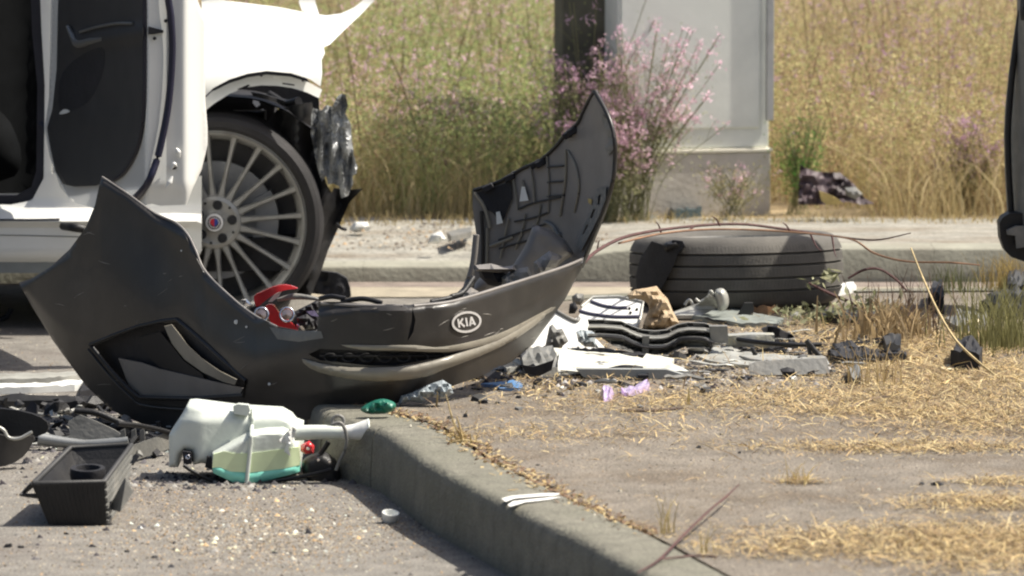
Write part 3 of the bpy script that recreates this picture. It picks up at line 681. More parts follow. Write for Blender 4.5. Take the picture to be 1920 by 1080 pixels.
tube('wing_outer_flange', [W(x, y, Yw(x, y)-.004) for x, y in ((1116, 172), (1141, 220), (1152, 262), (1153, 300), (1149, 340), (1135, 390), (1111, 450), (1090, 500))], .006, M_bump, wg, 8)
tube('wing_inner_edge', [W(x, y, Yw(x, y)-.004) for x, y in ((1113, 172), (1098, 200), (1084, 230), (1062, 250), (1040, 277), (1010, 303), (980, 316), (950, 334), (920, 347), (888, 357))], .005, M_black, wg, 8)
for x, y in ((1074, 246), (1066, 252), (1004, 308), (1014, 306), (955, 333), (915, 352)): box('edge_clip', W(x, y, Yw(x, y)-.012), (.03, .02, .016), M_blackm, wg, (0, R(-30), 0), .003)
def tc(L, n_='rib', r_=.0035, m_=None):
    tube(n_, [OW(540+x*.574, 140+y*.574) for x, y in L], r_*.8, m_ or M_taupe, wg, 6, flat=1.0)
tc([(845, 262), (852, 350), (850, 450)]); tc([(908, 245), (905, 350), (888, 462)], r_=.005)
tc([(735, 340), (745, 400), (750, 440)])
for y in (302, 352, 398): tc([(848, y), (902, y-4)], m_=M_trimd)
tc([(752, 440), (800, 420), (892, 400)], m_=M_trimd)
tc([(688, 540), (760, 515), (850, 485)], m_=M_trimd); tc([(690, 568), (760, 548), (815, 535)], m_=M_trimd)
tc([(775, 455), (765, 510), (742, 570)]); tc([(825, 425), (815, 480), (785, 560)]); tc([(720, 470), (705, 540), (692, 600)]); tc([(740, 480), (800, 468), (850, 450)], m_=M_trimd)
tc([(632, 445), (636, 530), (636, 620)], r_=.006, m_=M_bump); tc([(650, 500), (650, 560), (648, 630)], r_=.005)
tc([(608, 385), (640, 430), (660, 500)], r_=.006)
tc([(660, 560), (700, 545), (735, 530)], r_=.005); tc([(765, 345), (772, 372), (770, 400)], r_=.004); tc([(792, 300), (800, 350), (806, 420)], r_=.0035)
tc([(800, 590), (850, 560), (890, 520)], r_=.007, m_=M_greyp); tc([(840, 480), (870, 500), (900, 560)], r_=.006, m_=M_greyp); tc([(915, 250), (940, 300), (950, 370), (935, 450)], r_=.004)
plate('dark_patch', [(893, 362), (930, 350), (958, 340), (960, 372), (952, 392), (940, 420), (925, 400), (905, 388)], Yw, M_blackm, wg, .003, 8, off=-.008)
plate('wing_sticker', [(978, 350), (984, 350), (991, 376), (974, 378)], Yw, M_white, wg, .002, 8, off=-.012)
plate('wing_sticker', [(930, 398), (937, 396), (943, 418), (931, 421)], Yw, M_white, wg, .002, 8, off=-.014)
plate('wing_sticker', [(1052, 462), (1066, 472), (1062, 482), (1048, 470)], Yw, M_white, wg, .002, 8, off=-.016)
plate('yellow_clip', [(1102, 372), (1110, 374), (1108, 384), (1103, 380)], Yw, M_yell, wg, .002, 6, off=-.012)
plate('side_bracket', [(1120, 354), (1136, 350), (1136, 372), (1124, 404), (1108, 436), (1090, 470), (1078, 462), (1096, 420), (1110, 388)], Yw, M_greyp, wg, .006, 6, off=-.022, holes=[[(1122, 366), (1127, 364), (1124, 384), (1120, 384)], [(1112, 392), (1117, 392), (1110, 410), (1106, 408)], [(1100, 420), (1104, 422), (1094, 440), (1091, 438)]])
plate('torn_tab', [(1128, 212), (1138, 224), (1147, 250), (1150, 280), (1141, 292), (1134, 276), (1142, 268), (1136, 246), (1130, 232)], lambda x, y: Yw(x, y)-.015+.006*sin(y/5), M_greyp, wg, .004, 5)
# foam absorber and broken bits in the curl
for k, (o_, yy, mm) in enumerate((([(868, 560), (905, 548), (960, 540), (1010, 530), (1062, 486), (1080, 480), (1060, 450), (1030, 430), (1000, 420), (985, 460), (960, 500), (900, 520)], 12.98, M_bumpin),
                              ([(895, 500), (925, 498), (950, 506), (958, 520), (940, 540), (915, 534), (900, 520)], 12.80, M_blackm),
                              ([(884, 498), (920, 494), (945, 500), (972, 496), (970, 508), (935, 512), (890, 508)], 12.76, M_bumpin),
                              ([(940, 520), (965, 505), (990, 500), (1000, 520), (980, 540), (945, 548)], 12.76, M_greyp),
                              ([(850, 560), (862, 545), (882, 538), (900, 548), (905, 566), (870, 572)], 12.72, M_bumpin),
                              ([(1000, 492), (1030, 470), (1055, 480), (1040, 505), (1005, 522)], 12.84, M_bumpin),
                              ([(870, 560), (880, 525), (892, 520), (886, 560)], 12.74, M_bump))):
    puff('absorber_piece' if k == 0 else 'broken_bracket', o_, yy, .035, mm, bt, 7, 12, rough=.03 if k else .012, rs=16 if k else 30, sharp=25 if k else 60, seed=k)
tube('inner_bar', [W(x, y, 12.9) for x, y in ((893, 440), (886, 500), (868, 556))], .008, M_bumpin, bt)
for pp in ([(640, 566), (680, 560), (716, 568)], [(808, 566), (838, 560), (866, 552)], [(600, 560), (622, 556), (648, 560)], [(846, 556), (868, 548), (888, 520)]):
    tube('edge_flange', [W(x, y, Yb(x, y)+.03) for x, y in pp], .006, M_black, bt)

# ------------------------------------------------------------------ broken lamp behind the bumper
lt = thing('broken_headlamp', 'broken lamp unit with red plastic arms lying behind the dark bumper', 'lamp', tuple(W(530, 620, 12.9)))
LY = 12.75
plate('red_arm', sm([(476, 556), (490, 548), (512, 538), (535, 534), (558, 541), (540, 543), (522, 548), (505, 558), (490, 570), (480, 575)], 2), lambda x, y: LY-.02*sin((x-470)/25), M_red, lt, .02, 5)
plate('red_arm', sm([(498, 574), (512, 572), (522, 585), (540, 600), (552, 612), (560, 622), (535, 624), (515, 612), (503, 595)], 2), LY-.01, M_red, lt, .025, 5)
plate('red_arm', [(490, 598), (505, 606), (530, 622), (510, 622), (490, 610)], LY-.015, M_red, lt, .02, 6)
plate('white_insert', [(503, 566), (515, 552), (529, 545), (523, 556), (510, 566)], LY+.005, M_white, lt, .008, 5)
def ring(c, r, t, m_, par, n_='ring', ax=(0, -1, .2)):
    prof_ = [(r+t*cos(a), t*sin(a)) for a in np.linspace(0, 2*pi, 8, endpoint=False)]
    return lathe(n_, prof_, c, ax, m_, par, 28, sharp=60)
for c_, r_ in (((490, 590), .017), ((538, 590), .017)):
    ring(W(*c_, LY-.03), r_, .003, M_chrome, lt, 'lamp_ring')
    lathe('bulb', [(0, -.01), (.006, -.006), (.013, .004), (.0, .006)], W(*c_, LY-.028), (0, -1, .2), M_copper, lt, 16, closed=False)
for k, (o_, mm) in enumerate((([(452, 562), (462, 560), (474, 572), (470, 578), (458, 572)], M_chrome), ([(556, 596), (575, 588), (590, 600), (588, 616), (560, 618)], M_blackm), ([(574, 584), (590, 582), (598, 594), (584, 592)], M_purple), ([(572, 606), (588, 606), (590, 617), (573, 618)], M_greyp), ([(556, 608), (570, 602), (574, 622), (556, 624)], M_chrome), ([(470, 576), (488, 574), (490, 604), (476, 600)], M_blackm), ([(520, 600), (600, 560), (600, 628), (520, 628)], M_blackm))):
    puff('lamp_fragment', o_, LY+(.05 if k == 6 else .0), .012, mm, lt, 6, 6, rough=.02, rs=6, sharp=25, seed=k)
tube('lamp_arm', [W(x, y, LY+.02) for x, y in ((520, 562), (550, 556), (580, 558), (600, 562))], [.004, .008, .006, .004], M_greyp, lt)

# ------------------------------------------------------------------ loose tyre
tc_ = G(1390, 590, ZP); TR = .302; tcx = tc_.x; tcy = tc_.y+TR
tyre = thing('loose_tyre', 'dusty black tyre lying flat on the pavement under a red branch', 'tyre', (tcx, tcy, ZP))
prf = [(.205, .025), (.225, .006), (.255, .0), (.274, .006), (.286, .018), (.293, .034)]
grs = [.050, .085, .120, .152]
for g in grs: rc = .302-.9*(g-.1)**2; prf += [(rc, g-.0034), (rc-.010, g-.0022), (rc-.010, g+.0022), (rc, g+.0034)]
prf += [(.294, .168), (.286, .182), (.274, .193), (.256, .199), (.225, .196), (.205, .180), (.20, .17), (.27, .165), (.285, .10), (.27, .035), (.20, .035)]
tb = lathe('tread_carcass', prf, (tcx, tcy, ZP), (0, 0, 1), M_rubber2, tyre, 120, sharp=28)
# sipes across the tread ribs
V = []; Fc = []
for k in range(90):
    q = pi+pi*k/90 + random.uniform(-.004, .004)
    for zi, (z0, z1) in enumerate(((.026, .043), (.058, .078), (.093, .113), (.128, .145), (.160, .176))):
        dq = .012*(1 if zi % 2 else -1)
        b = len(V)
        for qq, zz in ((q, z0), (q+.0025, z0), (q+.0025+dq, z1), (q+dq, z1)): V.append((tcx+(.3024-.9*(zz-.1)**2)*cos(qq), tcy+(.3024-.9*(zz-.1)**2)*sin(qq), ZP+zz))
        Fc.append((b, b+1, b+2, b+3))
o = link('tread_sipes', V, Fc, mat('sipe dark', (.06, .057, .052), .9), tyre, smooth=False); tag(o, kind='stuff')
tyre.rotation_euler = (R(-2.6), R(-1.0), 0)
lathe('inner_rim', [(.03, .05), (.195, .05), (.205, .03), (.208, .17), (.198, .185), (.19, .17), (.19, .07), (.03, .07)], (tcx, tcy, ZP), (0, 0, 1), M_greyp, tyre, 48)
cup = plate('tyre_shadow_sheet', [(1213, 466), (1222, 452), (1240, 458), (1252, 462), (1262, 450), (1280, 452), (1284, 462), (1272, 474), (1262, 500), (1246, 530), (1226, 566), (1196, 562), (1192, 520), (1200, 485)], lambda x, y: tcy-TR*.99+.30*(1-sqrt(max(.02, 1-((x-1390)/212)**2)))-.02, M_blackm, None, .008, 8)  # black sheet added in the shape of the shadow on the tyre
tag(cup, 'black sheet standing for the shadow across the left end of the loose tyre', 'shadow sheet')
cuph = puff('mirror_cup', sm([(1244, 458), (1256, 452), (1270, 450), (1282, 454), (1285, 462), (1276, 468), (1264, 468), (1250, 474)]), tcy-TR*.8, .03, M_black, None, 5, 8)
tag(cuph, 'small glossy black plastic cup sitting on top of the loose tyre', 'plastic cup')

# ------------------------------------------------------------------ washer tank
tk = thing('washer_tank', 'milky white washer fluid tank with turquoise fluid lying in front of the bumper', 'tank', tuple(G(440, 905)))
TY = Yg(905)+.10
def Yt(x, y):
    Y = TY - .055
    k = ssmooth(-3, 9, y-lerp([(398, 850), (430, 832), (468, 810), (530, 805), (560, 828)], x))*ssmooth(396, 410, x)
    Y += .03*ssmooth(380, 320, x)+.02*ssmooth(795, 760, y) + .0012*(x-440)*.2
    Y += .01*ssmooth(540, 566, x)
    return Y
tank = [(317, 876), (317, 815), (335, 788), (350, 761), (362, 760), (440, 770), (525, 775), (543, 785), (552, 796), (566, 801), (566, 850), (562, 884), (552, 888), (470, 908), (436, 903), (398, 884), (392, 870), (398, 872), (378, 868), (362, 872), (360, 846), (346, 843), (338, 852), (334, 876)]
sump = plate('tank_sump', [(398, 850), (432, 831), (468, 811), (500, 806), (530, 805), (548, 814), (560, 832), (562, 884), (552, 888), (470, 908), (436, 903), (398, 884)], Yt, M_tank, tk, .06, 4, off=-.055, rim=.022)
tbody = plate('tank_body', tank, Yt, M_tank, tk, .12, 3.5, sharp=45, rim=.012)
plate('fluid', [(398, 876), (412, 874), (434, 882), (470, 884), (530, 877), (562, 870), (562, 884), (552, 888), (470, 909), (436, 904), (400, 887)], lambda x, y: Yt(x, y)-.060, M_fluid, tk, .05, 6, rim=.006)
plate('fluid_tint', [(400, 852), (420, 846), (438, 850), (470, 850), (530, 842), (560, 838), (562, 872), (530, 879), (470, 886), (432, 884), (412, 876), (398, 877)], lambda x, y: Yt(x, y)-.057, mat('fluid tint', (.64, .74, .46), .35, var=.1, bump=0), tk, .05, 6)
tube('mould_seam', [W(x, y, Yt(x, y)-(.003 if y < 806 else .060)) for x, y in ((474, 768), (473, 785), (472, 800), (471, 814), (469, 840), (466, 870), (462, 909))], .005, M_tank, tk)
0 and tube('mould_line', [W(x, y, Yt(x, y)-.003) for x, y in ((399, 848), (430, 832), (468, 811), (500, 807), (530, 806), (545, 814), (560, 830))], .004, M_tank, tk)
plate('top_boss', [(437, 762), (446, 758), (466, 760), (469, 770), (464, 780), (438, 776)], TY-.06, M_tank, tk, .03, 6)
for o_ in ([(342, 846), (358, 848), (359, 870), (344, 872)], [(388, 856), (412, 862), (408, 884), (384, 876)]):
    plate('mount_bracket', o_, TY-.085, M_blackm, tk, .05, 6)
ring(W(352, 857, TY-.09), .004, .0015, M_chrome, tk, 'screw')
tube('filler_neck', [W(x, y, TY-.10) for x, y in ((552, 812), (600, 810), (645, 811))], [.018, .0165, .0155], M_tank, tk, 16)
tube('filler_funnel', [W(x, y, TY-.10) for x, y in ((640, 811), (662, 810), (680, 808), (693, 806))], [.0155, .018, .023, .026], M_white, tk, 16)
ring(W(693, 806, TY-.10), .0235, .003, M_tank, tk, 'funnel_rim', (1, 0, .15))
ring(W(634, 790, TY-.10), .013, .004, M_greyp, tk, 'hose_clip')
tube('neck_strap', [W(x, y, TY-.12) for x, y in ((622, 796), (638, 793), (647, 806), (650, 826), (646, 846), (636, 866), (630, 882))], .004, M_greyp, tk)
tube('washer_hose', [W(x, y, TY-.10) for x, y in ((344, 872), (362, 884), (400, 902), (440, 910), (480, 908), (540, 898), (590, 888), (622, 880))], .0045, M_black, tk)
plate('tank_shard', [(520, 828), (548, 800), (556, 805), (552, 820), (540, 838), (545, 856), (532, 846), (538, 832)], lambda x, y: TY-.13+.01*sin(x/3), M_white, tk, .003, 5)
pump = thing('washer_pump', 'small black pump with a red connector at the end of the washer hose', 'pump', tuple(G(600, 912)))
puff('pump_body', sm([(566, 866), (590, 850), (612, 848), (634, 868), (638, 890), (634, 915), (600, 917), (574, 908)]), TY-.03, .045, M_black, pump, 6, 16)
puff('connector', [(564, 834), (580, 826), (590, 836), (588, 850), (572, 852), (563, 846)], TY-.05, .012, M_red, pump, 5, 6)
for x, y in ((578, 841), (597, 862), (618, 865)): lathe('pump_screw', [(0, -.002), (.004, 0), (.003, .003), (0, .003)], W(x, y, TY-.082), (0, -1, 0), M_chrome, pump, 10, closed=False)
tube('pump_nozzle', [W(x, y, TY-.06) for x, y in ((600, 852), (610, 838), (616, 828))], .006, M_black, pump)

# ------------------------------------------------------------------ black tray
ty = thing('plastic_tray', 'open black plastic tray with slatted side standing on the road', 'tray', tuple(G(150, 985)))
Y0 = Yg(985); 
A = W(62, 907, Y0-.01); B = W(195, 904, Y0-.01); Cc = W(246, 835, Y0+.34); D = W(131, 840, Y0+.34)
a = W(94, 984, Y0); b = W(199, 986, Y0); c2 = W(228, 976, Y0+.06); d2 = W(110, 960, Y0+.24); c3 = W(236, 925, Y0+.30)
a.z = b.z = .003; c3.z = max(c3.z, .02); d2 = Vector((a.x+.06, Y0+.28, .02))
def quad(name, P, m_, par, t=.004, out_=(0, 0, 0)):
    P = [Vector(p) for p in P]; nn = (P[1]-P[0]).cross(P[2]-P[0]).normalized()*t
    return link(name, P+[p+nn for p in P], [(0, 1, 2, 3), (7, 6, 5, 4), (0, 4, 5, 1), (1, 5, 6, 2), (2, 6, 7, 3), (3, 7, 4, 0)], m_, par, smooth=False, recalc=True)
quad('front_wall', [a, b, B, A], M_black, ty); quad('left_wall', [d2, a, A, D], M_black, ty); quad('back_wall', [c3, d2, D, Cc], M_black, ty); quad('base', [a, b, c3, d2], M_blackm, ty)
def bil(P, u, v): return P[0].lerp(P[1], u).lerp(P[3].lerp(P[2], u), v)
RW = [b, c3, Cc, B]
for k in range(6):
    v0 = k/5.6; v1 = v0+.09
    quad('side_slat', [bil(RW, 0, v0), bil(RW, 1, v0), bil(RW, 1, v1), bil(RW, 0, v1)], M_greyp, ty, .006)
for k in range(15):
    u0 = k/15; u1 = u0+.028; e = Vector((-.003, 0, 0))
    quad('side_bar', [bil(RW, u0, 0)+e, bil(RW, u1, 0)+e, bil(RW, u1, 1)+e, bil(RW, u0, 1)+e], M_black, ty, .004)
tube('rim', [A, B, Cc, D, A], .006, M_trimd, ty, smooth=False)  # lighter material than the walls stands in for the lit top edges
for k in range(14):
    x = a.lerp(b, (k+.5)/14); y = A.lerp(B, (k+.5)/14); tube('wall_rib', [x+Vector((0, -.004, 0)), y+Vector((0, -.004, 0))], .0018, M_black, ty, 5)
quad('side_duct', [bil(RW, .25, .2)+Vector((.0, -.03, 0)), W(236, 900, Y0+.02), W(250, 922, Y0+.04), W(226, 960, Y0+.0)], M_greyp, ty, .01)
tube('corner_tab', [A, W(46, 922, Y0), W(38, 928, Y0-.01)], [.007, .005, .003], M_black, ty)
tube('corner_tab', [W(38, 928, Y0-.01), W(70, 930, Y0)], [.003, .006], M_black, ty)
lathe('inner_socket', [(.02, 0), (.036, 0), (.040, .02), (.038, .034), (.028, .034), (.024, .01)], W(165, 905, Y0+.16), (0, -.1, 1), M_blackm, ty, 20)

# ------------------------------------------------------------------ other vehicle corner at the frame edge
vx = thing('grey_vehicle', 'dark grey vehicle body panel hanging down beside the dry weeds', 'vehicle', tuple(G(1980, 560, ZP)))
VY = 14.3
pnl = plate('body_panel', [(1912, -200), (1912, 30), (1904, 80), (1896, 140), (1889, 210), (1887, 260), (1889, 330), (1893, 398), (1888, 412), (1900, 455), (1935, 470), (2600, 480), (2600, -200)], lambda x, y: VY+.16*ssmooth(1930, 1885, x)+.02*sin(y/30)*0-.04*ssmooth(1895, 1960, x), M_greyp, vx, .08, 12, sharp=40)
tube('panel_edge', [W(x, y, VY+.08) for x, y in ((1914, 20), (1906, 80), (1898, 140), (1892, 210), (1890, 260), (1892, 330), (1896, 396))], .009, M_black, vx)
plate('lower_bracket', [(1893, 400), (1880, 408), (1874, 418), (1876, 448), (1884, 470), (1896, 482), (1925, 492), (2000, 500), (2000, 400)], VY+.02, M_black, vx, .08, 10)
plate('bracket_face', [(1888, 432), (1905, 424), (1930, 424), (1940, 460), (1906, 466), (1904, 442), (1889, 440)], VY-.01, M_greyp, vx, .02, 8)
puff('top_mirror', [(1916, -30), (1912, 20), (1914, 38), (1930, 40), (1990, 30), (1990, -30)], VY-.05, .04, M_blackm, vx, 10, 12)
lathe('wheel', [(.2, 0), (.29, -.02), (.31, .02), (.31, .18), (.2, .2)], (tc_.x+1.75, VY+.1, ZP+.31), (0, 1, 0), M_rubber, vx, 40)

# ------------------------------------------------------------------ debris on the pavement
def put(o, label, cat, group=None): return tag(o, label, cat, group)
wp = thing('bodywork_sheet', 'bright white broken bodywork panel leaning beside the bumper wing', 'panel', tuple(G(1050, 655, ZP)))
Ywp = Yg(655, ZP)
plate('panel_sheet', [(972, 655), (1006, 620), (1042, 582), (1060, 590), (1078, 598), (1092, 590), (1108, 610), (1100, 632), (1118, 636), (1134, 652), (1080, 656), (1020, 654)], lambda x, y: Ywp+1.3*(655-y)/740, M_white, wp, .004, 8)
tube('panel_crease', [W(x, y, Ywp+1.3*(655-y)/740-.004) for x, y in ((1043, 583), (1062, 594), (1080, 602), (1086, 596))], .005, M_greyp, wp)
vp = thing('vented_panel', 'white panel with two dark curved grooves behind the wavy grey strip', 'panel', tuple(G(1140, 612, ZP)))
Yv = Yg(618, ZP)
Yvf = lambda x, y: Yv+1.3*(618-y)/700
plate('panel_sheet', [(1082, 600), (1095, 570), (1112, 556), (1160, 556), (1206, 566), (1202, 592), (1196, 618), (1150, 618), (1100, 612)], Yvf, M_white, vp, .006, 8)
for L in (((1086, 583), (1110, 589), (1150, 594), (1202, 594)), ((1108, 565), (1130, 573), (1155, 577), (1176, 577))): tube('groove', [W(x, y, Yvf(x, y)-.002) for x, y in L], .005, mat('groove blue', (.06, .06, .10), .5), vp)
tube('panel_rim', [W(x, y, Yvf(x, y)-.003) for x, y in ((1090, 575), (1112, 557), (1160, 556), (1206, 566), (1202, 592), (1194, 618))], .004, M_silver, vp, smooth=False)
for x, y in ((1180, 578), (1182, 586), (1194, 580)): lathe('panel_hole', [(0, 0), (.004, 0), (.004, .003), (0, .003)], W(x, y, Yvf(x, y)-.003), (0, -1, 0), M_blackm, vp, 8, closed=False)
put(puff('foam_block', [(1072, 556), (1080, 550), (1094, 551), (1096, 562), (1088, 572), (1074, 570)], Yv+.10, .02, M_greyp, None, 6, 6), 'small grey foam block beside the bumper tip', 'foam block')
put(puff('black_shard', [(1066, 588), (1068, 570), (1078, 566), (1084, 578), (1078, 588)], Yv+.0, .012, M_blackm, None, 6, 5), 'black wedge shaped shard behind the white leaning panel', 'shard')
rk = put(puff('rock', [(1176, 552), (1190, 543), (1212, 540), (1231, 536), (1240, 548), (1252, 560), (1260, 580), (1274, 606), (1258, 612), (1246, 617), (1228, 620), (1204, 618), (1208, 600), (1218, 580), (1214, 568), (1196, 560), (1180, 562)], Yg(620, ZP)+.03, .05, M_rock, None, 7, 16, rough=.05, rs=14, sharp=20), 'jagged tan rock standing in front of the loose tyre', 'rock')
put(puff('jagged_shard', [(1022, 650), (1030, 612), (1036, 608), (1044, 618), (1054, 616), (1066, 640), (1056, 648), (1050, 658), (1030, 656)], Ywp-.04, .02, M_greyp, None, 6, 8, rough=.03, rs=8, sharp=22), 'dark grey jagged shard standing before the white panel', 'shard')
cg = put(puff('crumpled_film', [(1080, 622), (1090, 618), (1104, 620), (1118, 622), (1116, 640), (1122, 652), (1096, 650), (1084, 640)], Ywp-.06, .02, M_clear, None, 5, 8, rough=.05, rs=7, sharp=22), 'crumpled pale plastic film in front of the white panel', 'film')
# wavy strip
ws = thing('wavy_strip', 'wavy dark grey ribbed plastic strip with rounded loops, in front of the rock', 'bumper beam', tuple(G(1240, 668, ZP)))
Yws = Yg(668, ZP)
wtop = [(1102, 600), (1130, 600), (1165, 603), (1185, 612), (1205, 619), (1228, 621), (1250, 619), (1270, 609), (1290, 605), (1320, 606), (1340, 612), (1364, 614)]
wbot = [(1362, 645), (1330, 648), (1328, 660), (1300, 662), (1285, 650), (1268, 658), (1255, 668), (1215, 664), (1180, 660), (1150, 648), (1125, 632), (1106, 618)]
def Yw2(x, y):
    yt = lerp(wtop, x); v = (y-yt)/45
    return Yws+.04-.05*v+.022*sin(v*16)
plate('strip_body', wtop+wbot, Yw2, M_greyp, ws, .02, 5, sharp=35)
def wl(dy, r_, m_, n_): tube(n_, [W(x, y+dy, Yw2(x, y+dy)-.006) for x, y in wtop[:-1]], r_, m_, ws, 6)
wl(13, .003, M_silver, 'rib'); wl(17, .0035, M_blackm, 'groove'); wl(27, .0025, M_silver, 'rib'); wl(31, .003, M_blackm, 'groove')  # silver lines paint the lit edges, black ones the shade in the grooves
plate('end_block', [(1330, 612), (1364, 612), (1366, 646), (1334, 648)], Yws-.01, M_greyp, ws, .04, 8)
tube('end_loop', [W(x, y, Yws-.02) for x, y in ((1262, 650), (1275, 636), (1300, 634), (1322, 636), (1332, 646), (1328, 658), (1290, 660))], .005, M_black, ws)
plate('cross_tab', [(1205, 630), (1218, 630), (1216, 668), (1204, 664)], Yws-.015, M_greyp, ws, .02, 8)
# long white beam
bm_ = thing('white_beam', 'long bright white beam with front shade painted grey lying in front of the wavy strip', 'beam', tuple(G(1160, 700, ZP)))
lie('beam_top', [(1016, 666), (1036, 660), (1100, 668), (1160, 672), (1205, 680), (1212, 672), (1240, 676), (1264, 681), (1258, 690), (1292, 704), (1080, 706), (1046, 700), (1044, 690), (1052, 678)], ZP+.004, .012, mat('scuffed white', (.66, .66, .58), .5, var=.1, scale=30, dirt=(.25, .22, .17), dirtamt=.75, dscale=26), bm_, 8, rough=.004, rs=16)
plate('beam_front', [(1080, 692), (1250, 693), (1292, 706), (1290, 711), (1200, 711), (1095, 708)], Yg(711, ZP)-.005, mat('beam front shade', (.25, .26, .25), .6, var=.1), bm_, .03, 8)  # front of the white beam coloured grey to stand for its shade
put(lie('grey_chunk', [(975, 680), (1000, 672), (1036, 670), (1044, 690), (1046, 706), (1010, 710), (982, 708)], ZP, .03, M_greyp, None, 8, rough=.03, rs=12, sharp=25, seed=3), 'dark grey angular chunk beside the end of the white beam', 'chunk')
put(plate('dark_flap', [(978, 684), (1000, 688), (1036, 676), (1040, 670), (1034, 694), (1010, 706), (986, 700)], Yg(712, ZP), M_blackm, None, .006, 8), 'black curved flap on the grey chunk near the white beam', 'flap')
put(lie('pale_shard', [(938, 694), (965, 682), (978, 686), (976, 698), (950, 702)], ZP, .014, M_silver, None, 8, rough=.01, rs=9), 'pale curved shard nearest the bumper lip', 'shard')
put(lie('white_wedge', [(1046, 706), (1050, 684), (1060, 672), (1070, 690), (1066, 700)], ZP, .035, M_white, None, 8), 'white wedge between grey chunk and white beam', 'wedge')
put(lie('black_lump', [(906, 712), (912, 702), (928, 700), (940, 706), (938, 714)], ZP, .018, M_blackm, None, 6, r=6), 'small black lump beside the blue shard', 'lump')
put(lie('blue_shard', [(900, 725), (935, 722), (962, 718), (980, 726), (972, 734), (938, 734), (930, 728)], ZP, .008, M_blue, None, 6), 'flat blue plastic shard on the pavement', 'shard')
put(lie('purple_foil', [(1124, 744), (1132, 735), (1146, 734), (1152, 742), (1146, 752), (1132, 754)], ZP, .022, M_purple, None, 4, r=8, rough=.03, rs=5, sharp=20), 'shiny purple crumpled foil on the pavement', 'foil')
put(lie('foil_strip', [(1165, 742), (1190, 734), (1200, 724), (1214, 722), (1218, 733), (1200, 738), (1178, 745)], ZP, .014, M_purple, None, 5, rough=.02, rs=6, sharp=20), 'pale lilac torn strip beside the purple foil', 'strip')
for o_ in ([(1196, 714), (1202, 706), (1214, 705), (1216, 714)], ): put(lie('black_cube', o_, ZP, .014, M_blackm, None, 6), 'small black cube below the front of the white beam', 'cube')
put(lie('gap_shade_strip', [(960, 668), (1000, 660), (1060, 661), (1120, 662), (1190, 668), (1230, 676), (1190, 674), (1120, 668), (1040, 667), (990, 672)], ZP, .012, M_blackm, None, 7, rough=.02, rs=9), 'thin black strip standing for the shade between the leaning white panel and the white beam', 'shade strip')  # added black strip, paints the dark gap between panel and beam
# silver bracket with knob
sb = thing('silver_bracket', 'bent silver metal bracket with rounded knob before the loose tyre', 'bracket', tuple(G(1310, 596, ZP)))
YS = Yg(600, ZP)
plate('bracket_arm', [(1252, 590), (1280, 580), (1310, 570), (1330, 552), (1342, 560), (1345, 576), (1320, 590), (1290, 600), (1255, 604)], lambda x, y: YS+.02*sin(y/6), M_silver, sb, .02, 6)
puff('knob', sm([(1340, 548), (1346, 541), (1358, 542), (1366, 556), (1366, 572), (1358, 582), (1346, 582), (1344, 566)]), YS-.01, .03, M_silver, sb, 5, 12)
for L in (((1284, 572), (1292, 562), (1300, 572)), ((1304, 560), (1312, 566), (1320, 562)), ((1328, 560), (1332, 546), (1338, 552))): tube('tab', [W(x, y, YS-.005) for x, y in L], .004, M_silver, sb)
put(lie('grey_slab', [(1290, 600), (1330, 582), (1370, 582), (1420, 596), (1470, 606), (1460, 614), (1400, 614), (1330, 606)], ZP, .012, mat('green grey plastic', (.22, .24, .22), .55, var=.15), None, 8, rough=.01), 'long flat grey green slab behind the translucent block', 'slab')
put(plate('plastic_sheet', [(1384, 590), (1396, 568), (1412, 568), (1414, 580), (1410, 596), (1390, 594)], Yg(598, ZP), M_trimd, None, .02, 8), 'small dark panel standing between bracket and leaves', 'panel')
put(plate('translucent_block', [(1364, 654), (1366, 630), (1412, 627), (1452, 628), (1453, 655), (1420, 658)], Yg(658, ZP), M_blob, None, .05, 8, rim=.005), 'translucent grey block with yellowed face behind the silver trim', 'block')
blk = plate('black_fragment', [(1428, 618), (1440, 612), (1456, 613), (1470, 622), (1486, 628), (1490, 634), (1470, 636), (1456, 640), (1450, 640), (1448, 626), (1432, 624)], lambda x, y: Yg(642, ZP)+.02*sin(x/6), M_blackm, None, .03, 6)
put(blk, 'curved black fragment behind the translucent block', 'fragment')
# silver trim with dark line
st = thing('silver_trim', 'long curved silver grey trim with a black edge lying on the pavement', 'trim', tuple(G(1400, 690, ZP)))
lie('trim_blade', [(1300, 668), (1315, 656), (1335, 650), (1380, 660), (1420, 668), (1470, 672), (1524, 672), (1548, 676), (1556, 690), (1500, 692), (1420, 694), (1350, 686), (1318, 678)], ZP, .009, M_silver, st, 8, rough=.008, rs=20)
tube('trim_edge', [G(x, y-10, ZP)+Vector((0, 0, .03)) for x, y in ((1334, 656), (1380, 667), (1430, 674), (1480, 678), (1540, 678))], .006, M_black, st)
tube('edge_peg', [W(x, y, Yg(672, ZP)) for x, y in ((1409, 652), (1414, 660), (1417, 666))], .006, M_black, st)
tube('end_strut', [W(x, y, Yg(672, ZP)) for x, y in ((1512, 638), (1518, 645), (1530, 660), (1540, 670))], .007, M_black, st); tube('end_strut', [W(x, y, Yg(672, ZP)) for x, y in ((1514, 642), (1520, 668))], .005, M_black, st)
plate('front_plate', [(1404, 684), (1420, 678), (1480, 674), (1550, 672), (1556, 700), (1520, 702), (1406, 704)], lambda x, y: Yg(706, ZP)+.001*(704-y), M_greyp, st, .012, 9)  # grey instead of silver, painting the shade on the trim's front
puff('fixing_clip', [(1462, 692), (1476, 688), (1490, 692), (1492, 706), (1470, 708)], Yg(708, ZP)-.01, .012, M_blackm, st, 6, 6)
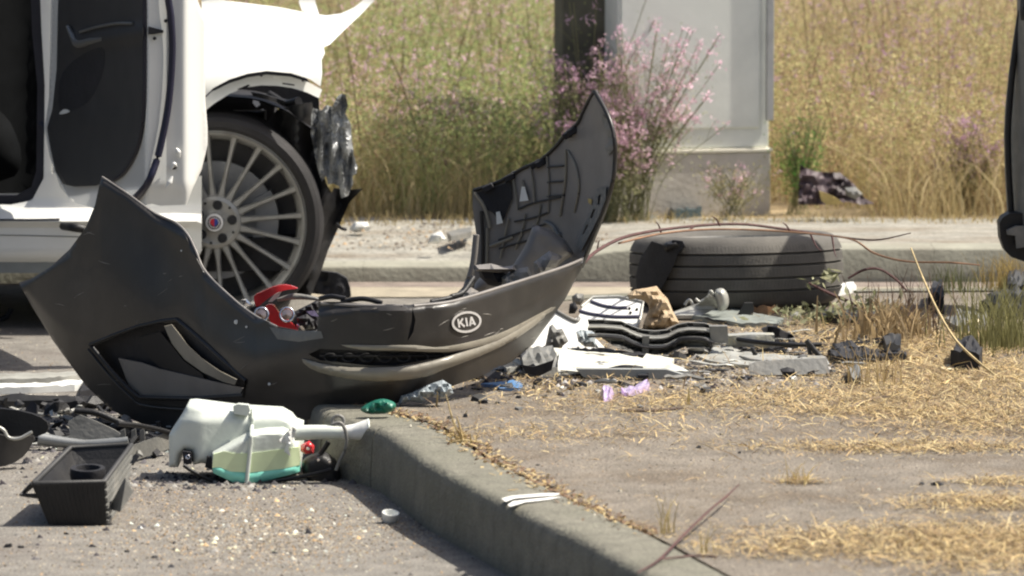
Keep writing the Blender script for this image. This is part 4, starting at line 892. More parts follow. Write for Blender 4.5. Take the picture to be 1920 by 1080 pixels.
put(lie('plastic_strip', [(1450, 556), (1480, 546), (1530, 545), (1560, 543), (1600, 538), (1606, 548), (1570, 556), (1500, 562), (1462, 564)], ZP, .016, M_white, None, 8, rough=.006), 'white plastic slat lying against the base of the tyre', 'slat')
put(lie('orange_scrap', [(1410, 575), (1440, 566), (1466, 568), (1468, 584), (1440, 590), (1412, 588)], ZP, .02, mat('orange wood', (.5, .28, .14), .8, var=.3, scale=30), None, 7, rough=.03, rs=8, sharp=20), 'splintered orange brown scrap at the foot of the tyre', 'scrap')
# right-hand black bits
R_bits = [([(1656, 652), (1672, 643), (1690, 645), (1688, 668), (1662, 670)], 'grey black block half sunk in the straw', .03, M_trimd),
          ([(1590, 704), (1612, 700), (1614, 722), (1590, 720)], 'small grey cube with dark side on the straw', .022, M_greyp),
          ([(1782, 694), (1800, 672), (1822, 664), (1842, 688), (1836, 698), (1800, 697)], 'black rounded shell below the leaning straw stalk', .05, M_blackm),
          ([(1888, 560), (1890, 540), (1910, 534), (1950, 540), (1950, 566), (1900, 566)], 'dark box shaped piece below the grey vehicle', .05, M_trimd),
          ([(1836, 592), (1860, 574), (1900, 566), (1940, 572), (1940, 596), (1880, 602)], 'black crumpled mat among the dry stalks', .04, M_trimd),
          ([(1770, 610), (1800, 596), (1850, 598), (1850, 620), (1800, 628)], 'grey torn sheet between stubble and vehicle', .02, M_greyp),
          ([(1556, 672), (1590, 662), (1620, 668), (1660, 672), (1700, 668), (1700, 678), (1600, 684), (1560, 682)], 'long thin black strip right of the silver trim', .02, M_blackm),
          ([(1560, 655), (1580, 650), (1610, 656), (1608, 664), (1566, 664)], 'dark flake behind the thin black strip', .016, M_blackm),
          ([(1530, 598), (1570, 592), (1620, 596), (1650, 604), (1600, 612), (1540, 610)], 'dark mat piece under the wilted leaves', .025, M_trimd),
          ([(1740, 585), (1750, 560), (1766, 556), (1770, 590)], 'dark fin standing behind the pale stalk', .05, M_blackm)]
for k, (o_, lb, h_, mm) in enumerate(R_bits): put(lie('plastic_piece', o_, ZP, h_, mm, None, 6, rough=.03, rs=10, sharp=22, seed=k), lb, 'plastic piece')
put(lie('yellow_flake', [(1764, 695), (1776, 690), (1790, 694), (1786, 700), (1768, 700)], ZP, .01, mat('cream', (.7, .6, .4), .8), None, 5), 'cream coloured flake beside the black rounded shell', 'flake')
put(lie('white_flake', [(1803, 616), (1836, 612), (1838, 618), (1806, 621)], ZP, .02, mat('cream', (.7, .6, .4)), None, 5), 'narrow white flake held up in the stubble', 'flake')
# far side bits
sh = thing('burnt_scrap', 'burnt brown crumpled scrap lying against the weeds beside the cabinet', 'scrap', tuple(G(1560, 388, ZF)))
FYs = 17.74
plate('torn_sheet', [(1497, 384), (1500, 308), (1512, 316), (1530, 322), (1576, 324), (1600, 344), (1622, 372), (1640, 382), (1616, 384), (1590, 378), (1560, 384)], lambda x, y: FYs+.06*fbm(x/16, y/14)+.4*(384-y)/500, M_brownp, sh, .006, 6, sharp=25)
plate('yellow_lining', [(1536, 358), (1552, 364), (1570, 372), (1582, 382), (1550, 384), (1540, 376)], lambda x, y: FYs-.04, M_yell, sh, .01, 6)
puff('grey_lump', [(1584, 352), (1604, 350), (1618, 364), (1604, 374), (1586, 366)], FYs-.03, .04, M_greyp, sh, 6, 8, rough=.03, rs=8)
put(lie('dark_cloth', [(1254, 404), (1275, 396), (1300, 392), (1330, 394), (1342, 402), (1310, 408), (1262, 412)], ZF+.002, .03, M_teal if False else mat('dark teal cloth', (.04, .06, .065), .9), None, 6, rough=.03, rs=10, sharp=25), 'dark teal cloth lying at the foot of the cabinet', 'cloth')
for o_, lb in (([(654, 430), (664, 416), (690, 416), (694, 432), (666, 436)], 'white crumpled paper lying at the edge of the dry grass beside the car'), ([(802, 456), (808, 440), (826, 432), (836, 448), (820, 458)], 'white torn paper standing on the far pavement edge'), ([(1216, 412), (1218, 404), (1230, 402), (1234, 410)], 'tiny pale green paper scrap in front of the cabinet')):
    put(puff('paper_scrap', o_, Yg(o_[0][1]+2, ZF), .03, M_white, None, 6, 8, rough=.03, rs=8, sharp=22), lb, 'paper')
put(lie('grey_board', [(838, 446), (884, 436), (884, 446), (846, 454)], ZF, .02, M_greyp, None, 8), 'flat grey board lying beside the white torn paper', 'board')
# film and cap under the bumper
fm = puff('plastic_film', [(745, 762), (752, 742), (775, 735), (800, 722), (830, 712), (846, 722), (850, 738), (832, 748), (806, 744), (790, 756), (768, 752)], Yg(762, ZP)+.01, .02, M_clear, None, 5, 10, rough=.06, rs=9, sharp=22)
put(fm, 'crumpled blue grey plastic film tucked under the bumper lip', 'film')
cp = puff('bottle_cap', sm([(676, 768), (690, 756), (712, 748), (730, 750), (742, 758), (738, 770), (718, 776), (690, 776)]), Yg(782, ZP)-.0, .02, M_teal, None, 5, 12, rough=.02, rs=8)
put(cp, 'crushed green bottle under the bumper at the kerb corner', 'bottle')
wc = thing('cup', 'small white cup shaped cap lying at the foot of the kerb', 'cap', tuple(G(731, 980)))
lathe('cup', [(.0, .0), (.012, .0), (.018, .012), (.019, .024), (.0165, .024), (.014, .012), (0, .006)], G(731, 980), (.1, -.25, 1), M_white, wc, 20, closed=False)
# paint mark on the kerb
def kp(x, y, dz=.0): p = G(x, y, ZP+.004); return (p.x, p.y, ZP+.0045)
pm_ = [[(940, 935), (960, 930), (1020, 925), (1050, 925), (1046, 929), (1000, 932), (965, 935), (948, 941)], [(952, 947), (962, 940), (990, 937), (1040, 932), (1056, 932), (1030, 937), (985, 942), (965, 948), (956, 950)]]
for q in pm_: tag(link('kerb_paint_mark', [kp(x, y) for x, y in q], [tuple(range(len(q)))], M_roadpaint, smooth=False), kind='structure')

# ------------------------------------------------------------------ debris on the road, left
put(lie('white_strip', [(-60, 712), (0, 710), (90, 709), (150, 706), (158, 712), (120, 717), (0, 722), (-60, 724)], 0, .015, M_silver, None, 9, rough=.006, rs=14), 'long pale silver strip lying on the road, farther of two', 'strip')
put(lie('pale_strip', [(-60, 735), (0, 733), (90, 730), (140, 724), (165, 724), (168, 729), (140, 734), (60, 738), (-60, 741)], 0, .018, M_white, None, 8, rough=.008, rs=14), 'long white strip lying on the road, nearer of two', 'strip')
put(lie('black_strip', [(-60, 757), (60, 754), (160, 756), (200, 762), (150, 768), (40, 766), (-60, 770)], 0, .02, M_black, None, 9, rough=.01), 'long black strip lying behind the broken grille', 'strip')
put(lie('black_strip', [(150, 748), (156, 728), (178, 734), (186, 742)], 0, .02, M_blackm, None, 8), 'short black wedge at the end of the white strips', 'wedge')
gr = thing('broken_grille', 'broken black grille with toothed comb edge lying beside the tray', 'grille', tuple(G(190, 845)))
gy = Yg(842)
plate('grille_back', [(128, 790), (150, 778), (180, 790), (215, 806), (238, 822), (240, 842), (200, 846), (150, 846), (132, 820)], lambda x, y: gy+.25*(842-y)/800, M_greyp, gr, .008, 6, sharp=30)
for k in range(7):
    x = 148+k*13; y = 792+k*6
    plate('grille_tooth', [(x, y), (x+4, y-12), (x+12, y-6), (x+9, y+8)], gy+.12-.008*k, M_greyp, gr, .01, 8)
tube('grille_rail', [W(x, y, gy+.05) for x, y in ((140, 770), (180, 774), (220, 790), (245, 800))], .008, M_black, gr)
tube('grille_rail', [W(x, y, gy-.02) for x, y in ((72, 822), (110, 828), (160, 832), (210, 830), (240, 826))], [.016, .014, .010, .012, .01], mat('dull metal', (.25, .26, .26), .4, metal=.4), gr)
for k, x in enumerate((226, 246, 262)): plate('grille_post', [(x, 808), (x+8, 804), (x+10, 826), (x, 834)], gy-.02+.01*k, M_greyp, gr, .012, 8)
gb = thing('grey_bar', 'tapered grey plastic bar between the broken grille and washer tank', 'bar', tuple(G(280, 862)))
plate('bar_face', [(244, 866), (246, 836), (280, 824), (318, 808), (320, 830), (318, 842), (270, 858)], lambda x, y: Yg(868)+.15*(x-244)/80, M_greyp, gb, .01, 8)
tube('bar_edge', [W(x, y, Yg(868)+.15*(x-244)/80-.004) for x, y in ((220, 794), (260, 798), (300, 806), (320, 812))], .006, M_black, gb)
ls = thing('curved_shell', 'dark curved plastic shell lying at the roadside before the pale strips', 'shell', tuple(G(10, 876)))
plate('shell_face', sm([(-80, 800), (-20, 810), (20, 820), (62, 818), (60, 832), (44, 856), (10, 874), (-40, 876), (-80, 870)], 2), lambda x, y: Yg(878)-.03*sin((x+80)/45), M_bump, ls, .02, 8)
plate('shell_back', sm([(-80, 770), (0, 766), (60, 776), (88, 792), (86, 812), (50, 822), (10, 818), (-80, 815)], 2), lambda x, y: Yg(878)+.08, M_black, ls, .02, 8)
tube('shell_lip', [W(x, y, Yg(878)-.03) for x, y in ((-60, 790), (0, 802), (16, 820), (36, 822), (60, 810))], .004, M_silver, ls)
# small shards: each its own object, one shared set of meshes
def shardmesh(k):
    rr = random.Random(k); P = []
    n = rr.randint(5, 7)
    for i in range(n):
        q = 2*pi*i/n+rr.uniform(-.3, .3); r_ = rr.uniform(.6, 1.1); P.append((r_*cos(q), r_*sin(q)*.6))
    V = [(x, y, 0) for x, y in P]+[(x*.8, y*.8, rr.uniform(.15, .6)) for x, y in P]
    Fc = [tuple(range(n-1, -1, -1)), tuple(range(n, 2*n))]+[(i, (i+1) % n, n+(i+1) % n, n+i) for i in range(n)]
    return V, Fc
meshes = {}
def shard(pos, size, m_, label, group, name, k):
    key = (k, m_.name)
    if key not in meshes:
        V, Fc = shardmesh(k); me = bpy.data.meshes.new(name); me.from_pydata(V, [], Fc); me.materials.append(m_); meshes[key] = me
    o = bpy.data.objects.new(name, meshes[key]); sc.collection.objects.link(o)
    o.location = pos; o.scale = (size, size, size*random.uniform(.5, 1.3)); o.rotation_euler = (random.uniform(-.15, .15), random.uniform(-.15, .15), random.uniform(0, 6.3))
    cw = {'matt black plastic': 'matt black', 'black plastic': 'glossy black', 'grey plastic': 'mid grey', 'dark door trim': 'charcoal', 'silver trim': 'silver', 'white plastic': 'white', 'pale pebble': 'pale'}[m_.name]
    sw = 'tiny' if size < .008 else 'small' if size < .015 else 'larger'
    if name == 'plastic_shard': label = '%s %s shard %s' % (sw, cw, label)
    tag(o, label, 'shard' if name == 'plastic_shard' else 'pebble', group); return o
for i in range(0):   # pile left of the tray
    x = random.uniform(0, 325); y = random.uniform(768, 880) if x < 240 else random.uniform(800, 885)
    if 250 > x > 50 and y > 838: continue
    shard(G(x, y, .0), random.uniform(.008, .026), random.choice([M_blackm, M_black, M_greyp, M_trimd]), 'in the heap ' + ('left of the broken grille' if x < 120 else 'between tray and bumper'), 'shards heaped beside the black tray', 'plastic_shard', i % 8)
for i in range(95):
    x = random.uniform(0, 320); y = random.uniform(762, 850) if x < 250 else random.uniform(790, 880)
    if 245 > x > 60 and y > 836: continue
    o = shard(G(x, y, .0)+Vector((0, 0, random.uniform(0, .02))), random.uniform(.014, .038), random.choice([M_blackm, M_black, M_greyp, M_trimd, M_silver, M_black]), 'in the heap ' + ('left of the broken grille' if x < 120 else 'between tray and bumper'), 'shards heaped beside the black tray', 'plastic_shard', i % 8)
    o.rotation_euler = (random.uniform(-1.2, 1.2), random.uniform(-.9, .9), random.uniform(0, 6.3))
def strip(x, y, z, L, m_, label, group, w_=.008):
    a0 = random.uniform(-.5, .5)+(pi if random.random() < .5 else 0); c_ = random.uniform(-1.4, 1.4); p = G(x, y, z)+Vector((0, 0, .006)); P_ = [p.copy()]
    for q in range(6):
        a0 += c_/6; p = p+Vector((cos(a0)*L/6, sin(a0)*L/6, random.uniform(-.2, .5)*L/12)); p.z = max(p.z, z+.004); P_.append(p.copy())
    o = tube('plastic_strip', P_, [w_*.5]+[w_]*5+[w_*.4], m_, None, 6, flat=random.choice([.25, .5, 1]))
    tag(o, label, 'strip', group)
SN = {}
def sname(m_): return {'matt black plastic': 'matt black', 'black plastic': 'glossy black', 'grey plastic': 'mid grey', 'dark door trim': 'charcoal', 'silver trim': 'silver', 'white plastic': 'white'}[m_.name]
for i in range(80):
    x = random.uniform(880, 1640); y = random.gauss(lerp([(880, 700), (1300, 672), (1640, 640)], x), 24)
    if y < 590: continue
    m_ = random.choice([M_black, M_blackm, M_greyp, M_trimd, M_silver, M_blackm]); L_ = random.uniform(.03, .13)
    strip(x, y, ZP, L_, m_, '%s %s curved strip %s' % ('short' if L_ < .07 else 'long', sname(m_), 'near the bumper lip' if x < 1000 else 'around the white beam' if x < 1290 else 'around the silver trim' if x < 1520 else 'in the straw'), 'curved strips in the wreckage', random.uniform(.003, .008))
for i in range(34):
    x = random.uniform(0, 330); y = random.uniform(765, 845); m_ = random.choice([M_black, M_blackm, M_greyp, M_silver]); L_ = random.uniform(.06, .22)
    strip(x, y, 0, L_, m_, '%s %s curved strip in the heap %s' % ('short' if L_ < .12 else 'long', sname(m_), 'left of the broken grille' if x < 130 else 'behind the tray' if x < 250 else 'beside the tank'), 'curved strips in the roadside heap', random.uniform(.004, .012))
for i in range(12):
    x = random.uniform(250, 700); y = random.gauss(900, 14)
    shard(G(x, max(y, 880), .0), random.uniform(.004, .012), random.choice([M_blackm, M_greyp, M_black]), 'on the road ' + ('between tray and washer tank' if x < 330 else 'before the washer tank' if x < 570 else 'between pump and kerb'), 'shards around the washer tank', 'plastic_shard', i % 8)
for i in range(200):
    x = random.uniform(860, 1700); y = random.gauss(lerp([(860, 705), (1300, 690), (1700, 640)], x), 30)
    if y < 560: continue
    shard(G(x, y, ZP), random.choice([random.uniform(.007, .014), random.uniform(.010, .024), random.uniform(.014, .036)]), random.choice([M_blackm, M_greyp, M_black, M_trimd, M_silver, M_blackm]), ('near the bumper lip' if x < 980 else 'around the white beam' if x < 1290 else 'around the silver trim' if x < 1560 else 'in the straw right of the silver trim')+(' on its far side' if y < lerp([(860, 700), (1300, 680), (1700, 640)], x) else ' on its near side'), 'shards among the pavement wreckage', 'plastic_shard', i % 8)
for x, y, s_ in ((1400, 784, .013), (1386, 850, .007), (1275, 740, .009), (1285, 724, .012), (1757, 910, .020), (1728, 909, .010), (1478, 992, .008), (1506, 1016, .008), (1352, 815, .006), (1310, 840, .008), (1644, 815, .01), (1760, 822, .007), (842, 785, .010), (838, 815, .008), (1008, 873, .006), (1038, 915, .014), (1155, 986, .007), (1186, 996, .006), (1410, 990, .006)):
    shard(G(x, y, ZP), s_, M_blackm, ('by the kerb joint' if x < 1190 else 'on open pavement in the straw' if x > 1600 else 'on open bare pavement'), 'lone shards on the open pavement', 'plastic_shard', int(x) % 8)
for x, y, s_ in ((263, 991, .012), (15, 1026, .014), (40, 1027, .012), (125, 1002, .008), (238, 1035, .008), (290, 1046, .01)):
    shard(G(x, y, 0), s_, M_white if x == 263 else M_blackm, ('right beside the tray' if x > 200 and x < 270 else 'on open road below the tray'), 'lone shards on the road', 'plastic_shard', int(x) % 8)
for x, y in ((1409, 840), (1648, 919), (1115, 968), (1162, 922), (1424, 799), (770, 800)):
    shard(G(x, y, ZP), .007, mat('pale pebble', (.6, .56, .45), .8), 'lone pale pebble lying on the pavement', 'pale pebbles on the pavement', 'pebble', 3)

# ------------------------------------------------------------------ branches and stalks
def Gz(x, y, z, h=0): p = G(x, y, z); p.z += h; return p
br = thing('red_branch', 'long reddish dry branch arching over the loose tyre', 'branch', tuple(G(1085, 500, ZP)))
tY = tcy-TR-.08
tube('stem', [W(x, y, Y) for x, y, Y in ((1088, 500, 13.3), (1120, 470, 13.5), (1180, 442, 13.8), (1280, 426, 14.0), (1380, 420, 14.1), (1460, 428, 14.15), (1560, 442, 14.2), (1640, 450, 14.2), (1708, 437, 14.2))], [.0045, .0045, .0045, .004, .004, .004, .003, .0025, .0015], M_bark, br, 6)
tube('side_stem', [W(x, y, Y) for x, y, Y in ((1160, 456, 13.75), (1240, 438, 13.9), (1330, 430, 14.0), (1440, 432, 14.05), (1540, 440, 14.05), (1600, 450, 14.05), (1640, 475, 14.0), (1700, 490, 13.95), (1780, 492, 13.9), (1838, 497, 13.9))], [.003, .003, .003, .003, .0025, .0025, .003, .003, .003, .002], mat('pale red bark', (.24, .14, .085), .8, var=.3, scale=30), br, 6)
for x, y, dx, dy in ((1240, 438, -10, -22), (1350, 423, -16, -18), (1480, 432, -12, -14), (1120, 470, 4, -20), (1300, 426, -20, 8), (1520, 440, 20, 30), (1560, 442, 8, 40)):
    tube('twig', [W(x, y, 14.0), W(x+dx*.5, y+dy*.7, 13.98), W(x+dx, y+dy, 13.96)], [.003, .002, .001], M_bark, br, 5)
lp = thing('straw_stalk', 'long pale straw stalk leaning diagonally over the stubble', 'stalk', tuple(G(1880, 715, ZP)))
tube('stalk', [W(x, y, Y) for x, y, Y in ((1708, 465, 13.2), (1730, 520, 13.1), (1757, 580, 12.95), (1790, 635, 12.85), (1830, 675, 12.75), (1882, 716, 12.66))], [.002, .0028, .0034, .0034, .003, .0025], M_strawm, lp, 6)
tube('side_stalk', [W(x, y, Y) for x, y, Y in ((1836, 724, 12.58), (1880, 716, 12.6), (1925, 714, 12.6))], .0025, M_strawm, lp, 6)
tw = thing('brown_twig', 'thin dark red twig lying on the near pavement beside the kerb', 'twig', tuple(G(1260, 1060, ZP)))
tube('stem', [Gz(x, y, ZP, h) for x, y, h in ((1195, 1078, .004), (1235, 1058, .008), (1280, 1024, .02), (1330, 985, .03), (1360, 960, .03), (1386, 935, .03))], [.0015, .0028, .0028, .0022, .0025, .001], M_bark, tw, 6)
tube('side_shoot', [Gz(x, y, ZP, h) for x, y, h in ((1240, 1056, .008), (1300, 1046, .004), (1345, 1048, .004))], .002, M_bark, tw, 5)
for (pp, lb) in ((((1590, 770), (1620, 756), (1660, 748), (1720, 752)), 'curved dark stick lying in the straw on the pavement'), (((1165, 773), (1225, 772), (1285, 768)), 'straight dark stick lying on open pavement')):
    put(tube('stick', [Gz(x, y, ZP, .004) for x, y in pp], [.004]+[.004]*(len(pp)-2)+[.002], mat('brown stick', (.12, .085, .07), .8), None, 6), lb, 'stick')
fs = thing('straw_tuft', 'small dry grass tuft rising from the kerb joint below the film', 'grass tuft', tuple(G(868, 825, ZP)))
for L in (((868, 828), (850, 790), (836, 740)), ((868, 828), (862, 800), (856, 780)), ((846, 830), (880, 826), (930, 836)), ((818, 762), (820, 750), (820, 735))): tube('grass_blade', [Gz(*L[0], ZP, .002), W(*L[1], Yg(L[0][1], ZP)-.01), W(*L[2], Yg(L[0][1], ZP)-.02)], [.003, .0025, .001], M_strawm, fs, 5)

# ------------------------------------------------------------------ bulk vegetation
M_weed = colmat('weed blades', .75, .4); M_strawc = colmat('straw litter', .8, .15); M_chip = colmat('grit chips', .8, 0)
def blades(name, base, h, wd, lean, col, m, segs=3, azb=None, curve=1.0):
    """base (n,3), h, wd, lean (n,), col (n,3)"""
    n = len(base); az = rng.uniform(0, 2*pi, n) if azb is None else azb
    face = rng.uniform(0, 2*pi, n); V = np.zeros((n, (segs+1)*2, 3)); C = np.zeros((n, (segs+1)*2, 3))
    sx, sy = np.cos(face), np.sin(face)*.4
    for s in range(segs+1):
        t = s/segs; r = lean*h*(t**(1+curve)); zz = h*t*np.sqrt(np.maximum(.1, 1-(lean*t*.6)**2)); ww = wd*(1-t*.75)
        cx_, cy_ = base[:, 0]+np.cos(az)*r, base[:, 1]+np.sin(az)*r; z = base[:, 2]+zz
        V[:, s*2, 0] = cx_-sx*ww/2; V[:, s*2, 1] = cy_-sy*ww/2; V[:, s*2, 2] = z
        V[:, s*2+1, 0] = cx_+sx*ww/2; V[:, s*2+1, 1] = cy_+sy*ww/2; V[:, s*2+1, 2] = z
        C[:, s*2:s*2+2] = col[:, None, :]
    idx = np.arange(n)[:, None]*(segs+1)*2; Fc = []
    for s in range(segs): Fc.append(idx+np.array([s*2, s*2+1, s*2+3, s*2+2]))
    return bulk(name, V.reshape(-1, 3), np.concatenate(Fc), C.reshape(-1, 3), m, 4)
def leaves(name, pos, size, col, m):
    n = len(pos); a = rng.normal(size=(n, 3)); a[:, 2] *= 1.0; a /= np.linalg.norm(a, axis=1)[:, None]
    b = rng.normal(size=(n, 3)); b -= (b*a).sum(1)[:, None]*a; b /= np.linalg.norm(b, axis=1)[:, None]
    sz = size[:, None]; V = np.stack([pos-a*sz, pos+b*sz*.35, pos+a*sz, pos-b*sz*.35], 1)
    Fc = (np.arange(n)[:, None]*4+np.arange(4)); C = np.repeat(col, 4, 0)
    return bulk(name, V.reshape(-1, 3), Fc, C, m, 4)
def nz(x, y, s, o=0): return np.array([noise.noise((float(a)*s, float(b)*s, o)) for a, b in zip(x, y)])
def pick(n, x, y, wet):
    """plant colour by place: green in the middle, straw at the foot, olive and tan to the right"""
    gold = np.array([.50, .42, .22]); green = np.array([.27, .34, .14]); olive = np.array([.38, .37, .17]); brown = np.array([.36, .255, .165])
    g = np.clip(wet+rng.normal(0, .18, n), 0, 1)[:, None]
    c = gold*(1-g)+green*g
    ol = (rng.random(n) < .35)[:, None]; c = np.where(ol, c*.4+olive*.6, c)
    px = 960+x/y*F; pb = .10+.12*(px > 1450)+.38*((nz(x, y, 3.1, 21)+.14*(px > 1450)+.10*(px < 760)) > .10)
    bn = (rng.random(n) < pb)[:, None]; c = np.where(bn, brown, c)
    return np.clip(c*1.22*rng.uniform(.45, 1.45, n)[:, None], .01, 1)
def field(n, x0, x1, y0, y1):
    x = rng.uniform(x0, x1, n); y = y0+(y1-y0)*rng.random(n)**1.35
    y = y+.22*np.abs(nz(x, x*0, 4.0, 7))*(y < y0+.5)
    return x, y
def wetness(x, y):
    px = 960+x/y*F
    w_ = 1.05*np.exp(-((px-930)/300)**2) + .10*(px > 1430) + .22*(px < 760) + .20*(px < 1250) + .08
    w_ = w_ - .55*.7*np.exp(-((px-690)/70)**2) + .35*nz(x, y, 2.2) + .25*nz(x, y, 6, 5)
    w_ = w_ + .45*np.exp(-((px-500)/150)**2)*0 + .20*nz(x, y, 14, 11)
    return w_
def clear(x, y):
    # keep plants out of the two cabinets and the strip right before them
    k = ~((x > cx-.34) & (x < cx+.34) & (y < 18.45)); k &= ~((x > .95) & (x < 1.24) & (y < 18.25)); k &= ~((x > cx-.50) & (x < cx-.24) & (y > 18.0) & (y < 18.5))
    return k
N = 26000
x, y = field(N, -1.9, 2.9, 17.9, 22.5); k = clear(x, y); x, y = x[k], y[k]; n = len(x)
clump = 1+.45*nz(x, y, 3.0, 2)
h = np.clip((.24+.15*(y-17.9)+rng.normal(0, .09, n))*clump, .08, 1.15)
wt = wetness(x, y) - .25*(y < 18.3)
tag(blades('tall_grass', np.stack([x, y, np.full(n, ZF)], 1), h, rng.uniform(.0014, .0032, n), rng.uniform(.15, .8, n)+.6*(rng.random(n) < .4)*rng.random(n), pick(n, x, y, wt), M_weed, 3), kind='stuff')
N = 400000
x, y = field(N, -1.9, 2.9, 17.95, 22.3); k = clear(x, y); x, y = x[k], y[k]; n = len(x)
hm = (.34+.14*(y-17.9))*(1+.45*nz(x, y, 3.0, 2)); z = ZF+hm*rng.random(n)**.75
wt = wetness(x, y)+.30*(z-ZF)/np.maximum(hm, .1)-.12
c = pick(n, x, y, wt)
tag(leaves('weed_foliage', np.stack([x, y, z], 1), rng.uniform(.0035, .011, n), c, M_weed), kind='stuff')
# dark woody stems through the weeds
n = 380; x, y = field(n, -1.9, 2.9, 18.0, 22); k = clear(x, y); x, y = x[k], y[k]; n = len(x)
tag(blades('woody_stems', np.stack([x, y, np.full(n, ZF)], 1), rng.uniform(.5, 1.0, n), rng.uniform(.004, .008, n), rng.uniform(.05, .4, n), np.tile([.14, .10, .06], (n, 1))*rng.uniform(.6, 1.5, n)[:, None], M_weed, 4), kind='stuff')
# pink and lilac flower heads, in loose drifts
n = 26000; x, y = field(n, -1.9, 2.9, 18.0, 21.5); k = clear(x, y) & (nz(x, y, 1.7, 9)+rng.normal(0, .16, n)+.10*(960+x/y*F < 1200) > .10); x, y = x[k], y[k]; n = min(len(x), 5200); x, y = x[:n], y[:n]
hm = (.36+.15*(y-17.9)); zc = ZF+hm*rng.uniform(.45, 1.15, n)
px = 960+x/y*F
P = []; C = []
for i in range(n):
    m_ = rng.integers(3, 9); o_ = rng.normal(0, .008, (m_, 3)); P.append(np.array([x[i], y[i], zc[i]])+o_)
    base = np.array([.74, .50, .60]) if px[i] < 1450 else np.array([.46, .30, .40])
    C.append(np.clip(base*rng.uniform(.7, 1.35)+rng.normal(0, .03, (m_, 3)), 0, 1))
P = np.concatenate(P); C = np.concatenate(C)
tag(leaves('wild_flowers', P, rng.uniform(.004, .009, len(P)), C, M_weed), kind='stuff')
n = 900; x = rng.uniform(-.8, 2.2, n); y = 17.85+np.abs(rng.normal(0, .35, n)); k = clear(x, y) & ~((x > .2) & (x < 1.3)); x, y = x[k], y[k]; n = len(x)
tag(blades('tangled_straw', np.stack([x, y, np.full(n, ZF)], 1), rng.uniform(.12, .42, n), rng.uniform(.003, .006, n), rng.uniform(.5, 1.3, n), np.array([.66, .56, .34])*rng.uniform(.6, 1.2, n)[:, None], M_weed, 4), kind='stuff')
# golden grass at the foot of the weeds
n = 2600; x = np.concatenate([rng.uniform(-.75, .3, n//2), rng.uniform(.9, 1.9, n//2)]); y = 17.8+np.abs(rng.normal(0, .3, n))
kk_ = ~((x > .93) & (x < 1.30) & (y < 18.1)) & ((nz(x, y*2, 4.5, 3)+rng.normal(0, .15, n)) > .02); x, y = x[kk_], y[kk_]; n = len(x)
k = clear(x, y); x, y = x[k], y[k]; n = len(x)
c = np.array([.54, .44, .23])*rng.uniform(.6, 1.3, n)[:, None]
tag(blades('dry_grass_fringe', np.stack([x, y, np.full(n, ZF)], 1), rng.uniform(.06, .32, n), rng.uniform(.0025, .005, n), rng.uniform(.1, .9, n), c, M_weed, 3), kind='stuff')
n = 2600; x = rng.uniform(-1.0, 2.6, n); y = 17.5+np.abs(rng.normal(0, .18, n))+.12
c = np.array([.45, .36, .18])*rng.uniform(.5, 1.3, n)[:, None]; k = clear(x, y) | (y < 17.85)
tag(blades('kerbside_stubble', np.stack([x[k], y[k], np.full(k.sum(), ZF-.01)], 1), rng.uniform(.01, .06, k.sum()), rng.uniform(.003, .006, k.sum()), rng.uniform(.3, .95, k.sum()), c[k], M_weed, 2), kind='stuff')

# the flowering bush before the cabinet, thing with parts
def bush(x0, y0, hh, spread, nst, flow, label, lean=0.0, fc=(.78, .54, .64), green=(.25, .27, .13)):
    t = thing('flowering_weed', label, 'plant', (x0, y0, ZF)); rr = random.Random(int(x0*1000)+nst)
    V = []; Fc = []; tips = []
    for i in range(nst):
        az = rr.uniform(0, 2*pi); r_ = rr.random()**.5*spread; hi = hh*rr.uniform(.45, 1.05)
        tx = lean+r_*cos(az); ty_ = r_*sin(az)*.35
        b_ = [Vector((x0+rr.uniform(-.05, .05), y0+rr.uniform(-.03, .03), ZF)), Vector((x0+tx*.35, y0+ty_*.3, ZF+hi*.5)), Vector((x0+tx*.8, y0+ty_*.8, ZF+hi*.85)), Vector((x0+tx, y0+ty_, ZF+hi))]
        v, f = tube_geo(smoothpts(b_, 3), [.0013]*10, 4); o_ = len(V); V += v; Fc += [tuple(q+o_ for q in g) for g in f]
        tips.append(b_[3]); tips.append(b_[2].lerp(b_[3], .3)+Vector((rr.uniform(-.03, .03), 0, .02)))
        for j in range(3):
            s_ = b_[1].lerp(b_[2], rr.random()); e_ = s_+Vector((rr.uniform(-.09, .09), rr.uniform(-.03, .03), rr.uniform(.04, .12)))
            v, f = tube_geo([s_, s_.lerp(e_, .5)+Vector((0, 0, .01)), e_], [.0009]*3, 3); o_ = len(V); V += v; Fc += [tuple(q+o_ for q in g) for g in f]; tips.append(e_)
    link('stems', V, Fc, mat('weed stem', (.17, .17, .08), .8), t, smooth=False)
    loc = np.array([x0, y0, ZF])
    P = []; 
    for tp in tips:
        for j in range(rr.randint(6, 15)):
            b_ = Vector((x0+(tp.x-x0)*.5, tp.y, ZF+(tp.z-ZF)*.4)); q = b_.lerp(tp, rr.random()**.7)+Vector((rr.gauss(0, .02), rr.gauss(0, .02), rr.gauss(0, .02))); P.append(tuple(q))
    P = np.array(P)-loc; C = np.array(green)*rng.uniform(.6, 1.6, len(P))[:, None]
    o_ = leaves('foliage', P, rng.uniform(.003, .008, len(P)), C, M_weed); adopt(o_, t); tag(o_, kind='stuff')
    P = []; C = []
    for tp in tips:
        if rr.random() < flow:
            m_ = rr.randint(5, 12)
            cc = np.array(fc)*rr.uniform(.75, 1.3)
            for j in range(m_): P.append((tp.x+rr.gauss(0, .009), tp.y+rr.gauss(0, .009), tp.z+rr.gauss(0, .009))); C.append(cc)
    if P:
        P = np.array(P)-loc; o_ = leaves('flowers', P, rng.uniform(.005, .010, len(P)), np.clip(np.array(C), 0, 1), M_weed); adopt(o_, t); tag(o_, kind='stuff')
    return t
gx_ = lambda px_, y_: (px_-960)/F*y_
